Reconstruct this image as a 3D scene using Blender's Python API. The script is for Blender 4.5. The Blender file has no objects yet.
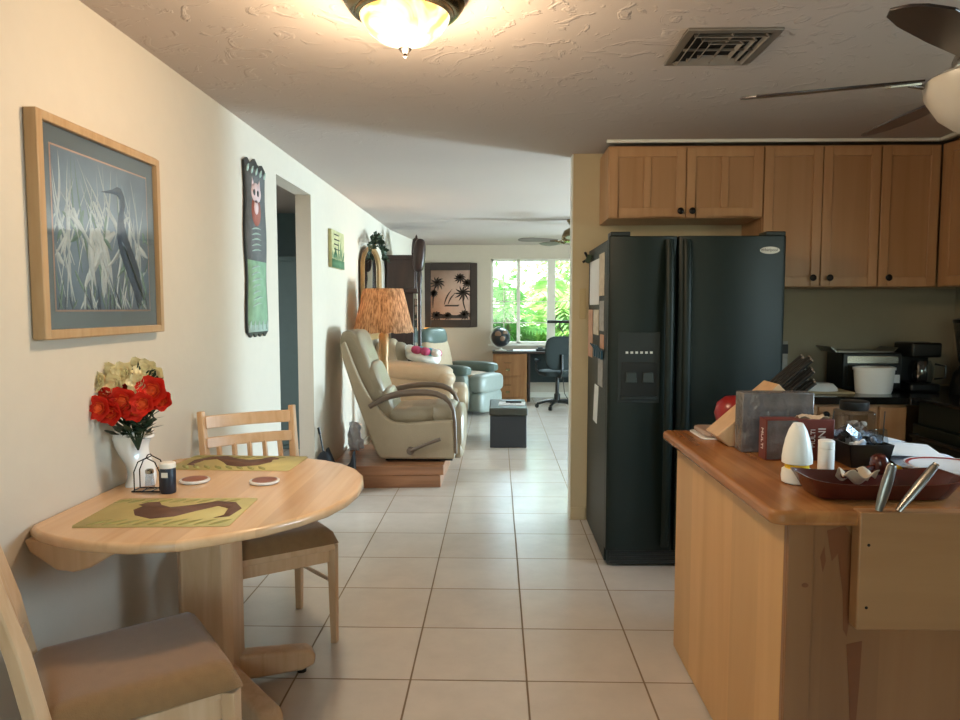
import bpy, bmesh, math, random
from mathutils import Vector, Matrix, Euler
R = math.radians
S = bpy.context.scene
COL = S.collection
random.seed(7)

# ------------------------------------------------------------------ materials
def lin(h):
    h = h.lstrip('#')
    c = [int(h[i:i+2], 16)/255 for i in (0, 2, 4)]
    return tuple(x/12.92 if x <= .04045 else ((x+.055)/1.055)**2.4 for x in c) + (1,)

def nt(name):
    m = bpy.data.materials.new(name); m.use_nodes = True
    return m, m.node_tree.nodes, m.node_tree.links, m.node_tree.nodes['Principled BSDF']

def mat(name, col, rough=.5, metal=0, var=.06, scale=14, bump=0, bscale=120, spec=.5, coat=0, sheen=0, trans=0, alpha=1):
    m, n, l, b = nt(name)
    tc = n.new('ShaderNodeTexCoord')
    c = lin(col)
    nz = n.new('ShaderNodeTexNoise'); nz.inputs['Scale'].default_value = scale; nz.inputs['Detail'].default_value = 4
    l.new(tc.outputs['Object'], nz.inputs['Vector'])
    mx = n.new('ShaderNodeMixRGB')
    mx.inputs[1].default_value = tuple(max(0, x*(1-var*1.5)) for x in c[:3]) + (1,)
    mx.inputs[2].default_value = tuple(min(1, x*(1+var*1.5)) for x in c[:3]) + (1,)
    l.new(nz.outputs['Fac'], mx.inputs[0]); l.new(mx.outputs[0], b.inputs['Base Color'])
    b.inputs['Roughness'].default_value = rough; b.inputs['Metallic'].default_value = metal
    b.inputs['Specular IOR Level'].default_value = spec
    if coat: b.inputs['Coat Weight'].default_value = coat; b.inputs['Coat Roughness'].default_value = .08
    if sheen: b.inputs['Sheen Weight'].default_value = sheen
    if trans: b.inputs['Transmission Weight'].default_value = trans
    if bump:
        z = n.new('ShaderNodeTexNoise'); z.inputs['Scale'].default_value = bscale; z.inputs['Detail'].default_value = 5
        l.new(tc.outputs['Object'], z.inputs['Vector'])
        bp = n.new('ShaderNodeBump'); bp.inputs['Strength'].default_value = bump; bp.inputs['Distance'].default_value = .01
        l.new(z.outputs['Fac'], bp.inputs['Height']); l.new(bp.outputs[0], b.inputs['Normal'])
    return m

def wood(name, c1, c2, rough=.4, stretch=(1, 1, .08), scale=18, planks=None, spec=.5):
    """grain stretched along one axis; planks=(axis, width) tints staves"""
    m, n, l, b = nt(name)
    tc = n.new('ShaderNodeTexCoord'); mp = n.new('ShaderNodeMapping'); mp.inputs['Scale'].default_value = stretch
    l.new(tc.outputs['Object'], mp.inputs['Vector'])
    nz = n.new('ShaderNodeTexNoise'); nz.inputs['Scale'].default_value = scale; nz.inputs['Detail'].default_value = 6; nz.inputs['Distortion'].default_value = 1.2
    l.new(mp.outputs[0], nz.inputs['Vector'])
    rp = n.new('ShaderNodeValToRGB'); rp.color_ramp.elements[0].position = .3; rp.color_ramp.elements[1].position = .7
    rp.color_ramp.elements[0].color = lin(c2); rp.color_ramp.elements[1].color = lin(c1)
    l.new(nz.outputs['Fac'], rp.inputs[0]); out = rp.outputs[0]
    if planks:
        sx = n.new('ShaderNodeSeparateXYZ'); l.new(tc.outputs['Object'], sx.inputs[0])
        d = n.new('ShaderNodeMath'); d.operation = 'DIVIDE'; l.new(sx.outputs[planks[0]], d.inputs[0]); d.inputs[1].default_value = planks[1]
        f = n.new('ShaderNodeMath'); f.operation = 'FLOOR'; l.new(d.outputs[0], f.inputs[0])
        wn = n.new('ShaderNodeTexWhiteNoise'); wn.noise_dimensions = '1D'; l.new(f.outputs[0], wn.inputs['W'])
        mr = n.new('ShaderNodeMapRange'); mr.inputs['To Min'].default_value = .9; mr.inputs['To Max'].default_value = 1.05
        l.new(wn.outputs['Value'], mr.inputs[0])
        mu = n.new('ShaderNodeVectorMath'); mu.operation = 'SCALE'; l.new(out, mu.inputs[0]); l.new(mr.outputs[0], mu.inputs['Scale'])
        out = mu.outputs[0]
    l.new(out, b.inputs['Base Color']); b.inputs['Roughness'].default_value = rough; b.inputs['Specular IOR Level'].default_value = spec
    return m

def emit(name, col, st):
    m, n, l, b = nt(name)
    b.inputs['Base Color'].default_value = lin(col)
    b.inputs['Emission Color'].default_value = lin(col); b.inputs['Emission Strength'].default_value = st
    return m

def glass(name, tint='#ffffff', refl=.06, rough=.02, dens=0.0):
    m, n, l, b = nt(name)
    n.remove(b)
    t = n.new('ShaderNodeBsdfTransparent'); c = lin(tint); t.inputs[0].default_value = tuple(x*(1-dens) for x in c[:3]) + (1,)
    g = n.new('ShaderNodeBsdfGlossy'); g.inputs['Roughness'].default_value = rough
    fr = n.new('ShaderNodeFresnel'); fr.inputs['IOR'].default_value = 1.45
    ad = n.new('ShaderNodeMath'); ad.operation = 'ADD'; ad.inputs[1].default_value = refl; ad.use_clamp = True
    l.new(fr.outputs[0], ad.inputs[0])
    ge = n.new('ShaderNodeNewGeometry'); iv = n.new('ShaderNodeMath'); iv.operation = 'SUBTRACT'; iv.inputs[0].default_value = 1; l.new(ge.outputs['Backfacing'], iv.inputs[1])
    mm = n.new('ShaderNodeMath'); mm.operation = 'MULTIPLY'; l.new(ad.outputs[0], mm.inputs[0]); l.new(iv.outputs[0], mm.inputs[1])
    mx = n.new('ShaderNodeMixShader'); l.new(mm.outputs[0], mx.inputs[0]); l.new(t.outputs[0], mx.inputs[1]); l.new(g.outputs[0], mx.inputs[2])
    l.new(mx.outputs[0], n['Material Output'].inputs[0])
    return m

def translucent(name, c1, c2, fac=.5, stretch=(40, 40, 1.2), scale=3):
    m, n, l, b = nt(name)
    tc = n.new('ShaderNodeTexCoord'); mp = n.new('ShaderNodeMapping'); mp.inputs['Scale'].default_value = stretch
    l.new(tc.outputs['Object'], mp.inputs['Vector'])
    nz = n.new('ShaderNodeTexNoise'); nz.inputs['Scale'].default_value = scale; nz.inputs['Detail'].default_value = 2
    l.new(mp.outputs[0], nz.inputs['Vector'])
    rp = n.new('ShaderNodeValToRGB'); rp.color_ramp.elements[0].position = .35; rp.color_ramp.elements[1].position = .65
    rp.color_ramp.elements[0].color = lin(c2); rp.color_ramp.elements[1].color = lin(c1); l.new(nz.outputs['Fac'], rp.inputs[0])
    l.new(rp.outputs[0], b.inputs['Base Color']); b.inputs['Roughness'].default_value = .8
    tr = n.new('ShaderNodeBsdfTranslucent'); l.new(rp.outputs[0], tr.inputs[0])
    mx = n.new('ShaderNodeMixShader'); mx.inputs[0].default_value = fac
    l.new(b.outputs[0], mx.inputs[1]); l.new(tr.outputs[0], mx.inputs[2]); l.new(mx.outputs[0], n['Material Output'].inputs[0])
    return m

def tile_floor():
    m, n, l, b = nt('ceramic_floor_tile')
    tc = n.new('ShaderNodeTexCoord'); mp = n.new('ShaderNodeMapping')
    mp.inputs['Location'].default_value = (-.117 + .448*20, -2.637 + .448*20, 0)
    l.new(tc.outputs['Object'], mp.inputs['Vector'])
    br = n.new('ShaderNodeTexBrick'); br.offset = 0; br.squash = 1
    br.inputs['Scale'].default_value = 1; br.inputs['Brick Width'].default_value = .448; br.inputs['Row Height'].default_value = .448
    br.inputs['Mortar Size'].default_value = .0045; br.inputs['Mortar Smooth'].default_value = .3; br.inputs['Bias'].default_value = 0
    br.inputs['Color1'].default_value = lin('#d5cbc0'); br.inputs['Color2'].default_value = lin('#cbc0b4'); br.inputs['Mortar'].default_value = lin('#85715a')
    l.new(mp.outputs[0], br.inputs['Vector'])
    nz = n.new('ShaderNodeTexNoise'); nz.inputs['Scale'].default_value = 5; nz.inputs['Detail'].default_value = 7; nz.inputs['Roughness'].default_value = .65
    l.new(tc.outputs['Object'], nz.inputs['Vector'])
    mr = n.new('ShaderNodeMapRange'); mr.inputs['To Min'].default_value = .82; mr.inputs['To Max'].default_value = 1.12; l.new(nz.outputs['Fac'], mr.inputs[0])
    vm = n.new('ShaderNodeVectorMath'); vm.operation = 'SCALE'; l.new(br.outputs['Color'], vm.inputs[0]); l.new(mr.outputs[0], vm.inputs['Scale'])
    l.new(vm.outputs[0], b.inputs['Base Color'])
    rr = n.new('ShaderNodeMapRange'); rr.inputs['To Min'].default_value = .26; rr.inputs['To Max'].default_value = .8; l.new(br.outputs['Fac'], rr.inputs[0])
    l.new(rr.outputs[0], b.inputs['Roughness'])
    b.inputs['Specular IOR Level'].default_value = .55
    n2 = n.new('ShaderNodeTexNoise'); n2.inputs['Scale'].default_value = 14; n2.inputs['Detail'].default_value = 3; l.new(tc.outputs['Object'], n2.inputs['Vector'])
    sb = n.new('ShaderNodeMath'); sb.operation = 'MULTIPLY_ADD'; sb.inputs[1].default_value = -1.0; l.new(br.outputs['Fac'], sb.inputs[0])
    ms = n.new('ShaderNodeMath'); ms.operation = 'MULTIPLY'; ms.inputs[1].default_value = .35; l.new(n2.outputs['Fac'], ms.inputs[0]); l.new(ms.outputs[0], sb.inputs[2])
    bp = n.new('ShaderNodeBump'); bp.inputs['Strength'].default_value = .35; bp.inputs['Distance'].default_value = .004
    l.new(sb.outputs[0], bp.inputs['Height']); l.new(bp.outputs[0], b.inputs['Normal'])
    return m

def plaster(name, col, strength, scale, rough=.85):
    """knock-down plaster: raised curved flakes"""
    m, n, l, b = nt(name)
    tc = n.new('ShaderNodeTexCoord')
    nz = n.new('ShaderNodeTexNoise'); nz.inputs['Scale'].default_value = scale; nz.inputs['Detail'].default_value = 3; nz.inputs['Distortion'].default_value = 2.2
    l.new(tc.outputs['Object'], nz.inputs['Vector'])
    rp = n.new('ShaderNodeValToRGB'); rp.color_ramp.elements[0].position = .56; rp.color_ramp.elements[1].position = .66
    l.new(nz.outputs['Fac'], rp.inputs[0])
    bp = n.new('ShaderNodeBump'); bp.inputs['Strength'].default_value = strength; bp.inputs['Distance'].default_value = .006
    # the knock-down texture belongs to the kitchen end; the living room ceiling is smooth
    sx = n.new('ShaderNodeSeparateXYZ'); l.new(tc.outputs['Object'], sx.inputs[0])
    mr = n.new('ShaderNodeMapRange'); mr.inputs['From Min'].default_value = 2.6; mr.inputs['From Max'].default_value = 4.6; mr.inputs['To Min'].default_value = 1; mr.inputs['To Max'].default_value = .12
    l.new(sx.outputs['Y'], mr.inputs[0]); mu = n.new('ShaderNodeMath'); mu.operation = 'MULTIPLY'; l.new(rp.outputs[0], mu.inputs[0]); l.new(mr.outputs[0], mu.inputs[1])
    l.new(mu.outputs[0], bp.inputs['Height']); l.new(bp.outputs[0], b.inputs['Normal'])
    n3 = n.new('ShaderNodeTexNoise'); n3.inputs['Scale'].default_value = 2; l.new(tc.outputs['Object'], n3.inputs['Vector'])
    mx = n.new('ShaderNodeMixRGB'); c = lin(col); mx.inputs[1].default_value = tuple(x*.96 for x in c[:3]) + (1,); mx.inputs[2].default_value = c
    l.new(n3.outputs['Fac'], mx.inputs[0]); l.new(mx.outputs[0], b.inputs['Base Color'])
    b.inputs['Roughness'].default_value = rough; b.inputs['Specular IOR Level'].default_value = .2
    return m

M = {}
M['floor'] = tile_floor()
M['ceiling'] = plaster('white_knockdown_plaster', '#b9aca3', .5, 7)
M['wall'] = mat('cream_wall_paint', '#cfc4b4', .62, var=.02, bump=.08, bscale=60, spec=.3)
M['kwall'] = mat('tan_wall_paint', '#c2b08f', .6, var=.02, bump=.08, bscale=60, spec=.3)
M['bwall'] = mat('grey_backsplash_paint', '#a1957f', .6, var=.03, bump=.05, bscale=60, spec=.3)
M['teal'] = mat('dark_teal_paint', '#6c7c7a', .6, var=.05)
M['trim'] = mat('white_trim_paint', '#e4e0d4', .4, var=.02)
M['white'] = mat('white_plastic', '#ece9e2', .3, var=.02)
M['paper'] = mat('white_paper', '#e7e6e4', .8, var=.03)
M['cab'] = wood('honey_maple_cabinet_wood', '#bb8f66', '#ad7f55', .38, (1, 1, .07), 14)
M['cabin'] = wood('honey_maple_panel_wood', '#b3875f', '#a5784e', .4, (1, 1, .05), 9)
M['beech'] = wood('pale_beech_wood', '#d9b690', '#cba37b', .32, (1, 1, .1), 22)
M['beechtop'] = wood('pale_beech_tabletop', '#e0b990', '#d3a87d', .22, (1, .08, 1), 14, planks=(0, .09))
M['butcher'] = wood('butcher_block_top', '#a9703f', '#915a2e', .25, (1, .06, 1), 14, planks=(0, .042))
M['islandside'] = wood('light_pine_island_panel', '#d6a76e', '#c6935a', .42, (1, 1, .12), 5, planks=(1, .23))
M['islandend'] = wood('shaded_pine_island_end', '#94663e', '#83552f', .45, (1, 1, .1), 5, planks=(0, .15))  # same pine as the side, with the end's shade put into the colour
M['boardwood'] = wood('knife_rack_pine', '#a3764b', '#8f6139', .45, (.08, 1, 1), 5)
M['stain'] = mat('dark_water_stain', '#74401c', .45, var=.1)
M['oak'] = wood('golden_oak_cabinet', '#a9774a', '#8f5e34', .45, (1, 1, .1), 12)
M['platform'] = wood('reddish_wood_boards', '#a57350', '#7f5336', .35, (.06, 1, 1), 10)
M['dark'] = wood('dark_walnut', '#3d2620', '#2a1814', .35, (1, 1, .1), 14)
M['frame'] = wood('light_oak_picture_frame', '#b99a76', '#a8865f', .35, (1, 1, .1), 20)
M['suede'] = mat('brown_suede_fabric', '#8b6945', .95, var=.1, scale=40, bump=.25, bscale=400, spec=.1, sheen=.4)
M['taupe'] = mat('taupe_leather', '#a8977f', .42, var=.05, bump=.15, bscale=90)
M['taupe2'] = mat('grey_green_leather', '#958771', .38, var=.06, bump=.2, bscale=70)
M['armleather'] = mat('dark_taupe_leather', '#6d5b4d', .38, var=.05, bump=.1, bscale=90)
M['beige'] = mat('beige_leather', '#b39c80', .45, var=.05, bump=.2, bscale=60)
M['sage'] = mat('blue_grey_leather', '#858b83', .4, var=.05, bump=.2, bscale=60)
M['sagedark'] = mat('dark_green_grey_leather', '#59665f', .4, var=.05, bump=.2, bscale=60)
M['black'] = mat('black_plastic', '#101211', .35, var=.05)
M['fridge'] = mat('black_enamel', '#0f1a16', .42, var=.05, bump=.1, bscale=500, spec=.3)
M['fridgetrim'] = mat('dark_grey_plastic', '#1d2322', .4, var=.05)
M['blacktop'] = mat('black_laminate', '#121212', .18, var=.1, scale=80)
M['chrome'] = mat('brushed_nickel', '#b9b4aa', .25, 1, var=.03)
M['steel'] = mat('brushed_steel', '#8e8c88', .35, 1, var=.08, scale=60)
M['bronze'] = mat('antique_bronze', '#94805f', .22, 1, var=.1)
M['gold'] = mat('gilded_wood', '#9b7648', .4, .2, var=.15, scale=30)
M['mirror'] = mat('mirror_glass', '#c8cccb', .03, 1, var=0)
M['knob'] = mat('dark_bronze_knob', '#191412', .3, .6, var=.05)
M['glass'] = glass('window_glass', '#f6fffb', .02)
M['picglass'] = glass('picture_glass', '#ffffff', .10)
M['jar'] = glass('clear_jar_glass', '#e8edf2', .08, .05, .12)
M['leaf'] = translucent('green_leaf', '#86b868', '#5f9a4a', .4, (3, 3, 3), 4)
M['leaflight'] = translucent('yellow_green_leaf', '#bfd98a', '#8fc060', .4, (3, 3, 3), 4)
M['darkleaf'] = mat('dark_green_leaf', '#2a3d28', .6, var=.2)
M['trunk'] = mat('grey_bark', '#7c6f5c', .9, var=.2, bump=.5, bscale=30)
M['grass'] = mat('lawn_green', '#6f8a45', .95, var=.25, scale=6)
M['concrete'] = mat('pale_concrete', '#cfc9bc', .85, var=.06)
M['fanwood'] = wood('dark_fan_blade_wood', '#3a2b26', '#2b1f1b', .3, (.1, 1, 1), 14)
M['frost'] = mat('frosted_white_glass', '#c6bcae', .35, var=.02)
M['lampglass'] = emit('glowing_alabaster_glass', '#ffe2ac', 1.5)
M['lampglass'].node_tree.nodes['Principled BSDF'].inputs['Base Color'].default_value = (.12, .09, .05, 1)
_n = M['lampglass'].node_tree.nodes; _l = M['lampglass'].node_tree.links
_z = _n.new('ShaderNodeTexNoise'); _z.inputs['Scale'].default_value = 9; _z.inputs['Distortion'].default_value = 1.5
_t = _n.new('ShaderNodeTexCoord'); _l.new(_t.outputs['Object'], _z.inputs['Vector'])
_r = _n.new('ShaderNodeValToRGB'); _r.color_ramp.elements[0].position = .38; _r.color_ramp.elements[1].position = .6; _r.color_ramp.elements[0].color = (.95, .52, .12, 1); _r.color_ramp.elements[1].color = (1, .86, .6, 1)
_l.new(_z.outputs['Fac'], _r.inputs[0]); _l.new(_r.outputs[0], _n['Principled BSDF'].inputs['Emission Color'])
M['raffia'] = translucent('raffia_shade', '#bd9068', '#74502f', .22, (14, 14, .05), 6)
M['yellowshade'] = emit('lit_yellow_shade', '#ffb020', 1.6)
M['red'] = mat('red_enamel', '#8c1414', .3, var=.05)
M['brownred'] = mat('dark_red_glaze', '#4e1d14', .22, var=.15, scale=20)
M['boxred'] = mat('maroon_carton', '#6a2a1e', .45, var=.08)
M['silverfilm'] = mat('crinkled_silver_film', '#7d7470', .25, .5, var=.5, scale=16, bump=1.0, bscale=22)
M['yellow'] = mat('yellow_plastic', '#e8bd20', .35, var=.03)
M['ceramicwhite'] = mat('white_ceramic', '#eceae8', .18, var=.02, coat=.3)
M['pinkgrey'] = mat('pale_pink_ceramic', '#a98f80', .3, var=.05)
M['petalred'] = mat('red_silk_petal', '#d92a12', .7, var=.25, scale=30)
M['petalorange'] = mat('orange_silk_petal', '#f0612a', .7, var=.15, scale=30)
M['petalcream'] = mat('cream_silk_petal', '#efe0b4', .7, var=.08, scale=30)
M['office'] = mat('black_upholstery', '#15201f', .8, var=.1)
M['darktop'] = mat('dark_olive_vinyl', '#3b3c34', .45, var=.06, bump=.1)
M['slate'] = mat('dark_slate_vinyl', '#2b2f38', .5, var=.06, bump=.1)
M['matbg'] = mat('yellow_green_placemat', '#c4b478', .75, var=.16, scale=9)
M['rooster'] = mat('rooster_brown_print', '#6b4a3a', .75, var=.3, scale=20)
M['olive'] = mat('olive_print', '#9c9758', .75, var=.25, scale=20)
M['coaster'] = mat('brown_coaster_print', '#8c4a30', .4, var=.2)
M['blueclip'] = mat('teal_blue_plastic', '#17445a', .4, var=.05)
M['orangepaper'] = mat('orange_printed_paper', '#c99a80', .8, var=.2, scale=20)
M['greypaper'] = mat('grey_printed_paper', '#a8a4a0', .8, var=.3, scale=30)
M['creampaper'] = mat('cream_printed_paper', '#cfc0aa', .8, var=.25, scale=25)
M['clothblue'] = mat('white_blue_cloth', '#dde2ee', .85, var=.08, bump=.4, bscale=8)
M['teacloth'] = mat('turquoise_print_cloth', '#3fa6b5', .85, var=.1)
M['pinkcloth'] = mat('pink_print_cloth', '#b4476a', .85, var=.2)
M['bluecap'] = mat('bright_blue_plastic', '#3b6fd0', .4, var=.05)
M['matt'] = mat('slate_blue_mat_board', '#56646c', .8, var=.03)
M['artbg'] = mat('pale_blue_print_paper', '#71879b', .8, var=.3, scale=7)
M['reed'] = mat('pale_reed_ink', '#a9b6bd', .8, var=.15, scale=20)
M['reed2'] = mat('dull_green_ink', '#5f7f78', .8, var=.2, scale=20)
M['heron'] = mat('dark_blue_ink', '#34495f', .8, var=.25, scale=30)
M['pinkart'] = mat('pale_pink_print_paper', '#c9a796', .8, var=.1)
M['artdark'] = mat('dark_brown_ink', '#3e322c', .8, var=.2)
M['artframe'] = mat('dark_brown_wide_frame', '#3a2f2b', .45, var=.12)
M['bannerdark'] = mat('charcoal_banner_print', '#5a5856', .7, var=.3, scale=25)
M['bannergreen'] = mat('green_banner_print', '#7f9f7c', .7, var=.3, scale=16)
M['bannerpale'] = mat('pale_banner_print', '#98a89a', .7, var=.2, scale=16)
M['owlbrown'] = mat('russet_owl_print', '#9a5544', .7, var=.2)
M['owlpink'] = mat('pale_pink_owl_print', '#d8b8b4', .7, var=.1)
M['canvas'] = mat('cream_green_canvas_print', '#b7b283', .8, var=.35, scale=22)
M['canvasgreen'] = mat('green_canvas_print', '#4f7550', .8, var=.2)
M['wiremetal'] = mat('dark_wire', '#2a2724', .4, .8, var=.05)
M['darkfan'] = mat('grey_brown_blade', '#5c5048', .4, var=.08)
M['ventgrey'] = mat('grey_vent_metal', '#8a8177', .45, .5, var=.05)
M['ventdark'] = mat('dark_duct', '#1c1a18', .9, var=.05)
M['globe'] = mat('dark_globe_map', '#2a2f33', .3, var=.35, scale=6)
M['globeland'] = mat('brown_globe_land', '#8f6f58', .35, var=.2)
M['dispenser'] = mat('matt_dispenser_grey', '#151c1a', .5, var=.05)
M['dispgrey'] = mat('grey_dispenser_cradle', '#2c3432', .5, var=.05)
M['badge'] = mat('silver_badge', '#d5d3cc', .3, .2, var=.03)
M['ink'] = mat('dark_ink', '#22262a', .6, var=.02)
M['cord'] = mat('black_cord', '#0e0e0e', .5, var=.02)
M['tan'] = mat('tan_plastic_plate', '#b9a47a', .5, var=.02)
M['tissue'] = mat('beige_tissue', '#c9b49c', .9, var=.1)
M['label'] = mat('pepper_label', '#1c2230', .4, var=.3, scale=40)
M['ovenglass'] = mat('oven_window_glass', '#2a2720', .1, var=.05)
M['darkfabric'] = mat('dark_fabric', '#191a1d', .9, var=.1)  # dark cloth of the umbrella, bag and recliner base
M['stone'] = mat('grey_tile', '#8b8b86', .6, var=.1)

# ------------------------------------------------------------------ mesh helper
class MB:
    def __init__(s): s.bm = bmesh.new(); s.mi = 0
    def _add(s, vs, fs):
        v = [s.bm.verts.new(p) for p in vs]
        for f in fs:
            try:
                F = s.bm.faces.new([v[i] for i in f]); F.material_index = s.mi
            except ValueError: pass
        return v
    def box(s, x0, x1, y0, y1, z0, z1):
        s._add([(x0,y0,z0),(x1,y0,z0),(x1,y1,z0),(x0,y1,z0),(x0,y0,z1),(x1,y0,z1),(x1,y1,z1),(x0,y1,z1)],
               [(0,3,2,1),(4,5,6,7),(0,1,5,4),(1,2,6,5),(2,3,7,6),(3,0,4,7)]); return s
    def obox(s, c, size, eul=(0,0,0)):
        m = Euler(eul).to_matrix(); c = Vector(c); a, b, d = [q/2 for q in size]
        P = [c + m @ Vector(p) for p in [(-a,-b,-d),(a,-b,-d),(a,b,-d),(-a,b,-d),(-a,-b,d),(a,-b,d),(a,b,d),(-a,b,d)]]
        s._add(P, [(0,3,2,1),(4,5,6,7),(0,1,5,4),(1,2,6,5),(2,3,7,6),(3,0,4,7)]); return s
    def tube(s, pts, r, n=10, cap=True, flat=1.0):
        pts = [Vector(p) for p in pts]; k = len(pts); rs = r if isinstance(r, (list, tuple)) else [r]*k
        vs = []; up = None
        for i, p in enumerate(pts):
            t = (pts[min(i+1, k-1)] - pts[max(i-1, 0)]).normalized()
            if up is None: up = Vector((0,0,1)) if abs(t.z) < .9 else Vector((0,1,0))
            a = t.cross(up).normalized(); b = a.cross(t).normalized(); up = b
            for j in range(n):
                q = 2*math.pi*j/n; vs.append(p + a*math.cos(q)*rs[i] + b*math.sin(q)*rs[i]*flat)
        fs = [(i*n+j, i*n+(j+1) % n, (i+1)*n+(j+1) % n, (i+1)*n+j) for i in range(k-1) for j in range(n)]
        if cap: fs += [tuple(range(n))[::-1], tuple((k-1)*n+j for j in range(n))]
        s._add(vs, fs); return s
    def cyl(s, p0, p1, r0, r1=None, n=20): return s.tube([p0, p1], [r0, r0 if r1 is None else r1], n)
    def lathe(s, prof, c=(0,0,0), n=28, close=True, sx=1, sy=1):
        vs = [(c[0]+r*sx*math.cos(2*math.pi*j/n), c[1]+r*sy*math.sin(2*math.pi*j/n), c[2]+z) for r, z in prof for j in range(n)]
        k = len(prof)
        fs = [(i*n+j, i*n+(j+1) % n, (i+1)*n+(j+1) % n, (i+1)*n+j) for i in range(k-1) for j in range(n)]
        if close: fs += [tuple(range(n))[::-1], tuple((k-1)*n+j for j in range(n))]
        s._add(vs, fs); return s
    def prism(s, poly, ax, a, b):
        """poly in the plane normal to ax ('x': (y,z), 'y': (x,z), 'z': (x,y)), extruded from a to b"""
        f = {'x': lambda p, t: (t, p[0], p[1]), 'y': lambda p, t: (p[0], t, p[1]), 'z': lambda p, t: (p[0], p[1], t)}[ax]
        n = len(poly)
        s._add([f(p, a) for p in poly] + [f(p, b) for p in poly],
               [tuple(range(n))[::-1], tuple(range(n, 2*n))] + [(i, (i+1) % n, n+(i+1) % n, n+i) for i in range(n)]); return s
    def puff(s, c, size, e=.35, rot=(0,0,0), nu=20, nv=12, wob=0):
        m = Euler(rot).to_matrix(); c = Vector(c); vs = []
        sp = lambda w, q: math.copysign(abs(w)**q, w)
        for i in range(nv+1):
            ph = -math.pi/2 + math.pi*i/nv
            for j in range(nu):
                th = 2*math.pi*j/nu
                p = Vector((sp(math.cos(ph), e)*sp(math.cos(th), e)*size[0]/2, sp(math.cos(ph), e)*sp(math.sin(th), e)*size[1]/2, sp(math.sin(ph), e)*size[2]/2))
                if wob: p *= 1 + wob*math.sin(5*th+3*ph)
                vs.append(c + m @ p)
        fs = [(i*nu+j, i*nu+(j+1) % nu, (i+1)*nu+(j+1) % nu, (i+1)*nu+j) for i in range(nv) for j in range(nu)]
        s._add(vs, fs); return s
    def sheet(s, f, nu, nv, th=.002):
        """surface f(u,v) given a small thickness downwards"""
        a = [Vector(f(i/nu, j/nv)) for j in range(nv+1) for i in range(nu+1)]
        w = nu+1; N = len(a)
        vs = a + [p - Vector((0,0,th)) for p in a]
        fs = [(j*w+i, j*w+i+1, (j+1)*w+i+1, (j+1)*w+i) for j in range(nv) for i in range(nu)]
        fs += [tuple(N+q for q in g)[::-1] for g in fs]
        ed = [i for i in range(nu)] 
        for i in range(nu):
            fs.append((i, N+i, N+i+1, i+1)); t = nv*w
            fs.append((t+i, t+i+1, N+t+i+1, N+t+i))
        for j in range(nv):
            fs.append((j*w, (j+1)*w, N+(j+1)*w, N+j*w)); fs.append((j*w+nu, N+j*w+nu, N+(j+1)*w+nu, (j+1)*w+nu))
        s._add(vs, fs); return s
    def flat(s, poly, o, u, v, th=.001):
        """polygon of (a,b) on the plane o + a*u + b*v, with a hair of thickness along its normal"""
        o, u, v = Vector(o), Vector(u), Vector(v); n_ = u.cross(v).normalized()*th; n = len(poly)
        P = [o + u*a + v*b for a, b in poly]
        s._add(P + [p+n_ for p in P], [tuple(range(n))[::-1], tuple(range(n, 2*n))] + [(i, (i+1) % n, n+(i+1) % n, n+i) for i in range(n)]); return s
    def build(s, name, m, parent=None, bevel=0, seg=2, ang=40, sub=0):
        bmesh.ops.remove_doubles(s.bm, verts=s.bm.verts, dist=1e-6)
        bmesh.ops.recalc_face_normals(s.bm, faces=s.bm.faces)
        me = bpy.data.meshes.new(name); s.bm.to_mesh(me); s.bm.free()
        for q in (m if isinstance(m, (list, tuple)) else [m]): me.materials.append(M[q] if isinstance(q, str) else q)
        for p in me.polygons: p.use_smooth = True
        me.set_sharp_from_angle(angle=R(ang))
        o = bpy.data.objects.new(name, me); COL.objects.link(o)
        if parent: o.parent = parent
        if bevel:
            b = o.modifiers.new('bevel', 'BEVEL'); b.width = bevel; b.segments = seg; b.limit_method = 'ANGLE'; b.angle_limit = R(35)
        if sub:
            b = o.modifiers.new('sub', 'SUBSURF'); b.levels = b.render_levels = sub
        return o

def tag(o, label, cat, group=None, kind=None):
    o['label'] = label; o['category'] = cat
    if group: o['group'] = group
    if kind: o['kind'] = kind
    return o
def thing(name, loc, rz, label, cat, group=None):
    o = bpy.data.objects.new(name, None); COL.objects.link(o); o.empty_display_size = .1
    o.location = loc; o.rotation_euler = (0, 0, rz); return tag(o, label, cat, group)
def struct(o): o['kind'] = 'structure'; return o
def copy_tree(o, parent=None):
    c = o.copy(); COL.objects.link(c)
    if parent: c.parent = parent
    for ch in [q for q in list(bpy.data.objects) if q.parent == o]: copy_tree(ch, c)
    return c
def text(name, body, size, m, parent, loc, rot, th=.0006, align='CENTER'):
    cu = bpy.data.curves.new(name, 'FONT'); cu.body = body; cu.size = size; cu.extrude = th; cu.align_x = align; cu.align_y = 'CENTER'
    t = bpy.data.objects.new(name, cu); COL.objects.link(t)
    dg = bpy.context.evaluated_depsgraph_get(); me = bpy.data.meshes.new_from_object(t.evaluated_get(dg))
    bpy.data.objects.remove(t); me.materials.clear(); me.materials.append(M[m])
    o = bpy.data.objects.new(name, me); COL.objects.link(o); o.parent = parent; o.location = loc; o.rotation_euler = rot
    return o
def ell(cx, cy, rx, ry, n=24, a0=0, a1=2*math.pi):
    return [(cx+rx*math.cos(a0+(a1-a0)*i/n), cy+ry*math.sin(a0+(a1-a0)*i/n)) for i in range(n)]
def blade(p0, p1, w, bend=0, n=7):
    """long pointed 2d leaf outline"""
    a = Vector(p0); b = Vector(p1); d = b-a; nn = Vector((-d.y, d.x)).normalized(); L = []; Rr = []
    for i in range(n+1):
        t = i/n; c = a + d*t + nn*bend*math.sin(math.pi*t); h = w/2*math.sin(math.pi*min(1, .12+t*.88))
        L.append(tuple(c+nn*h)); Rr.append(tuple(c-nn*h))
    return L + Rr[::-1]

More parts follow.
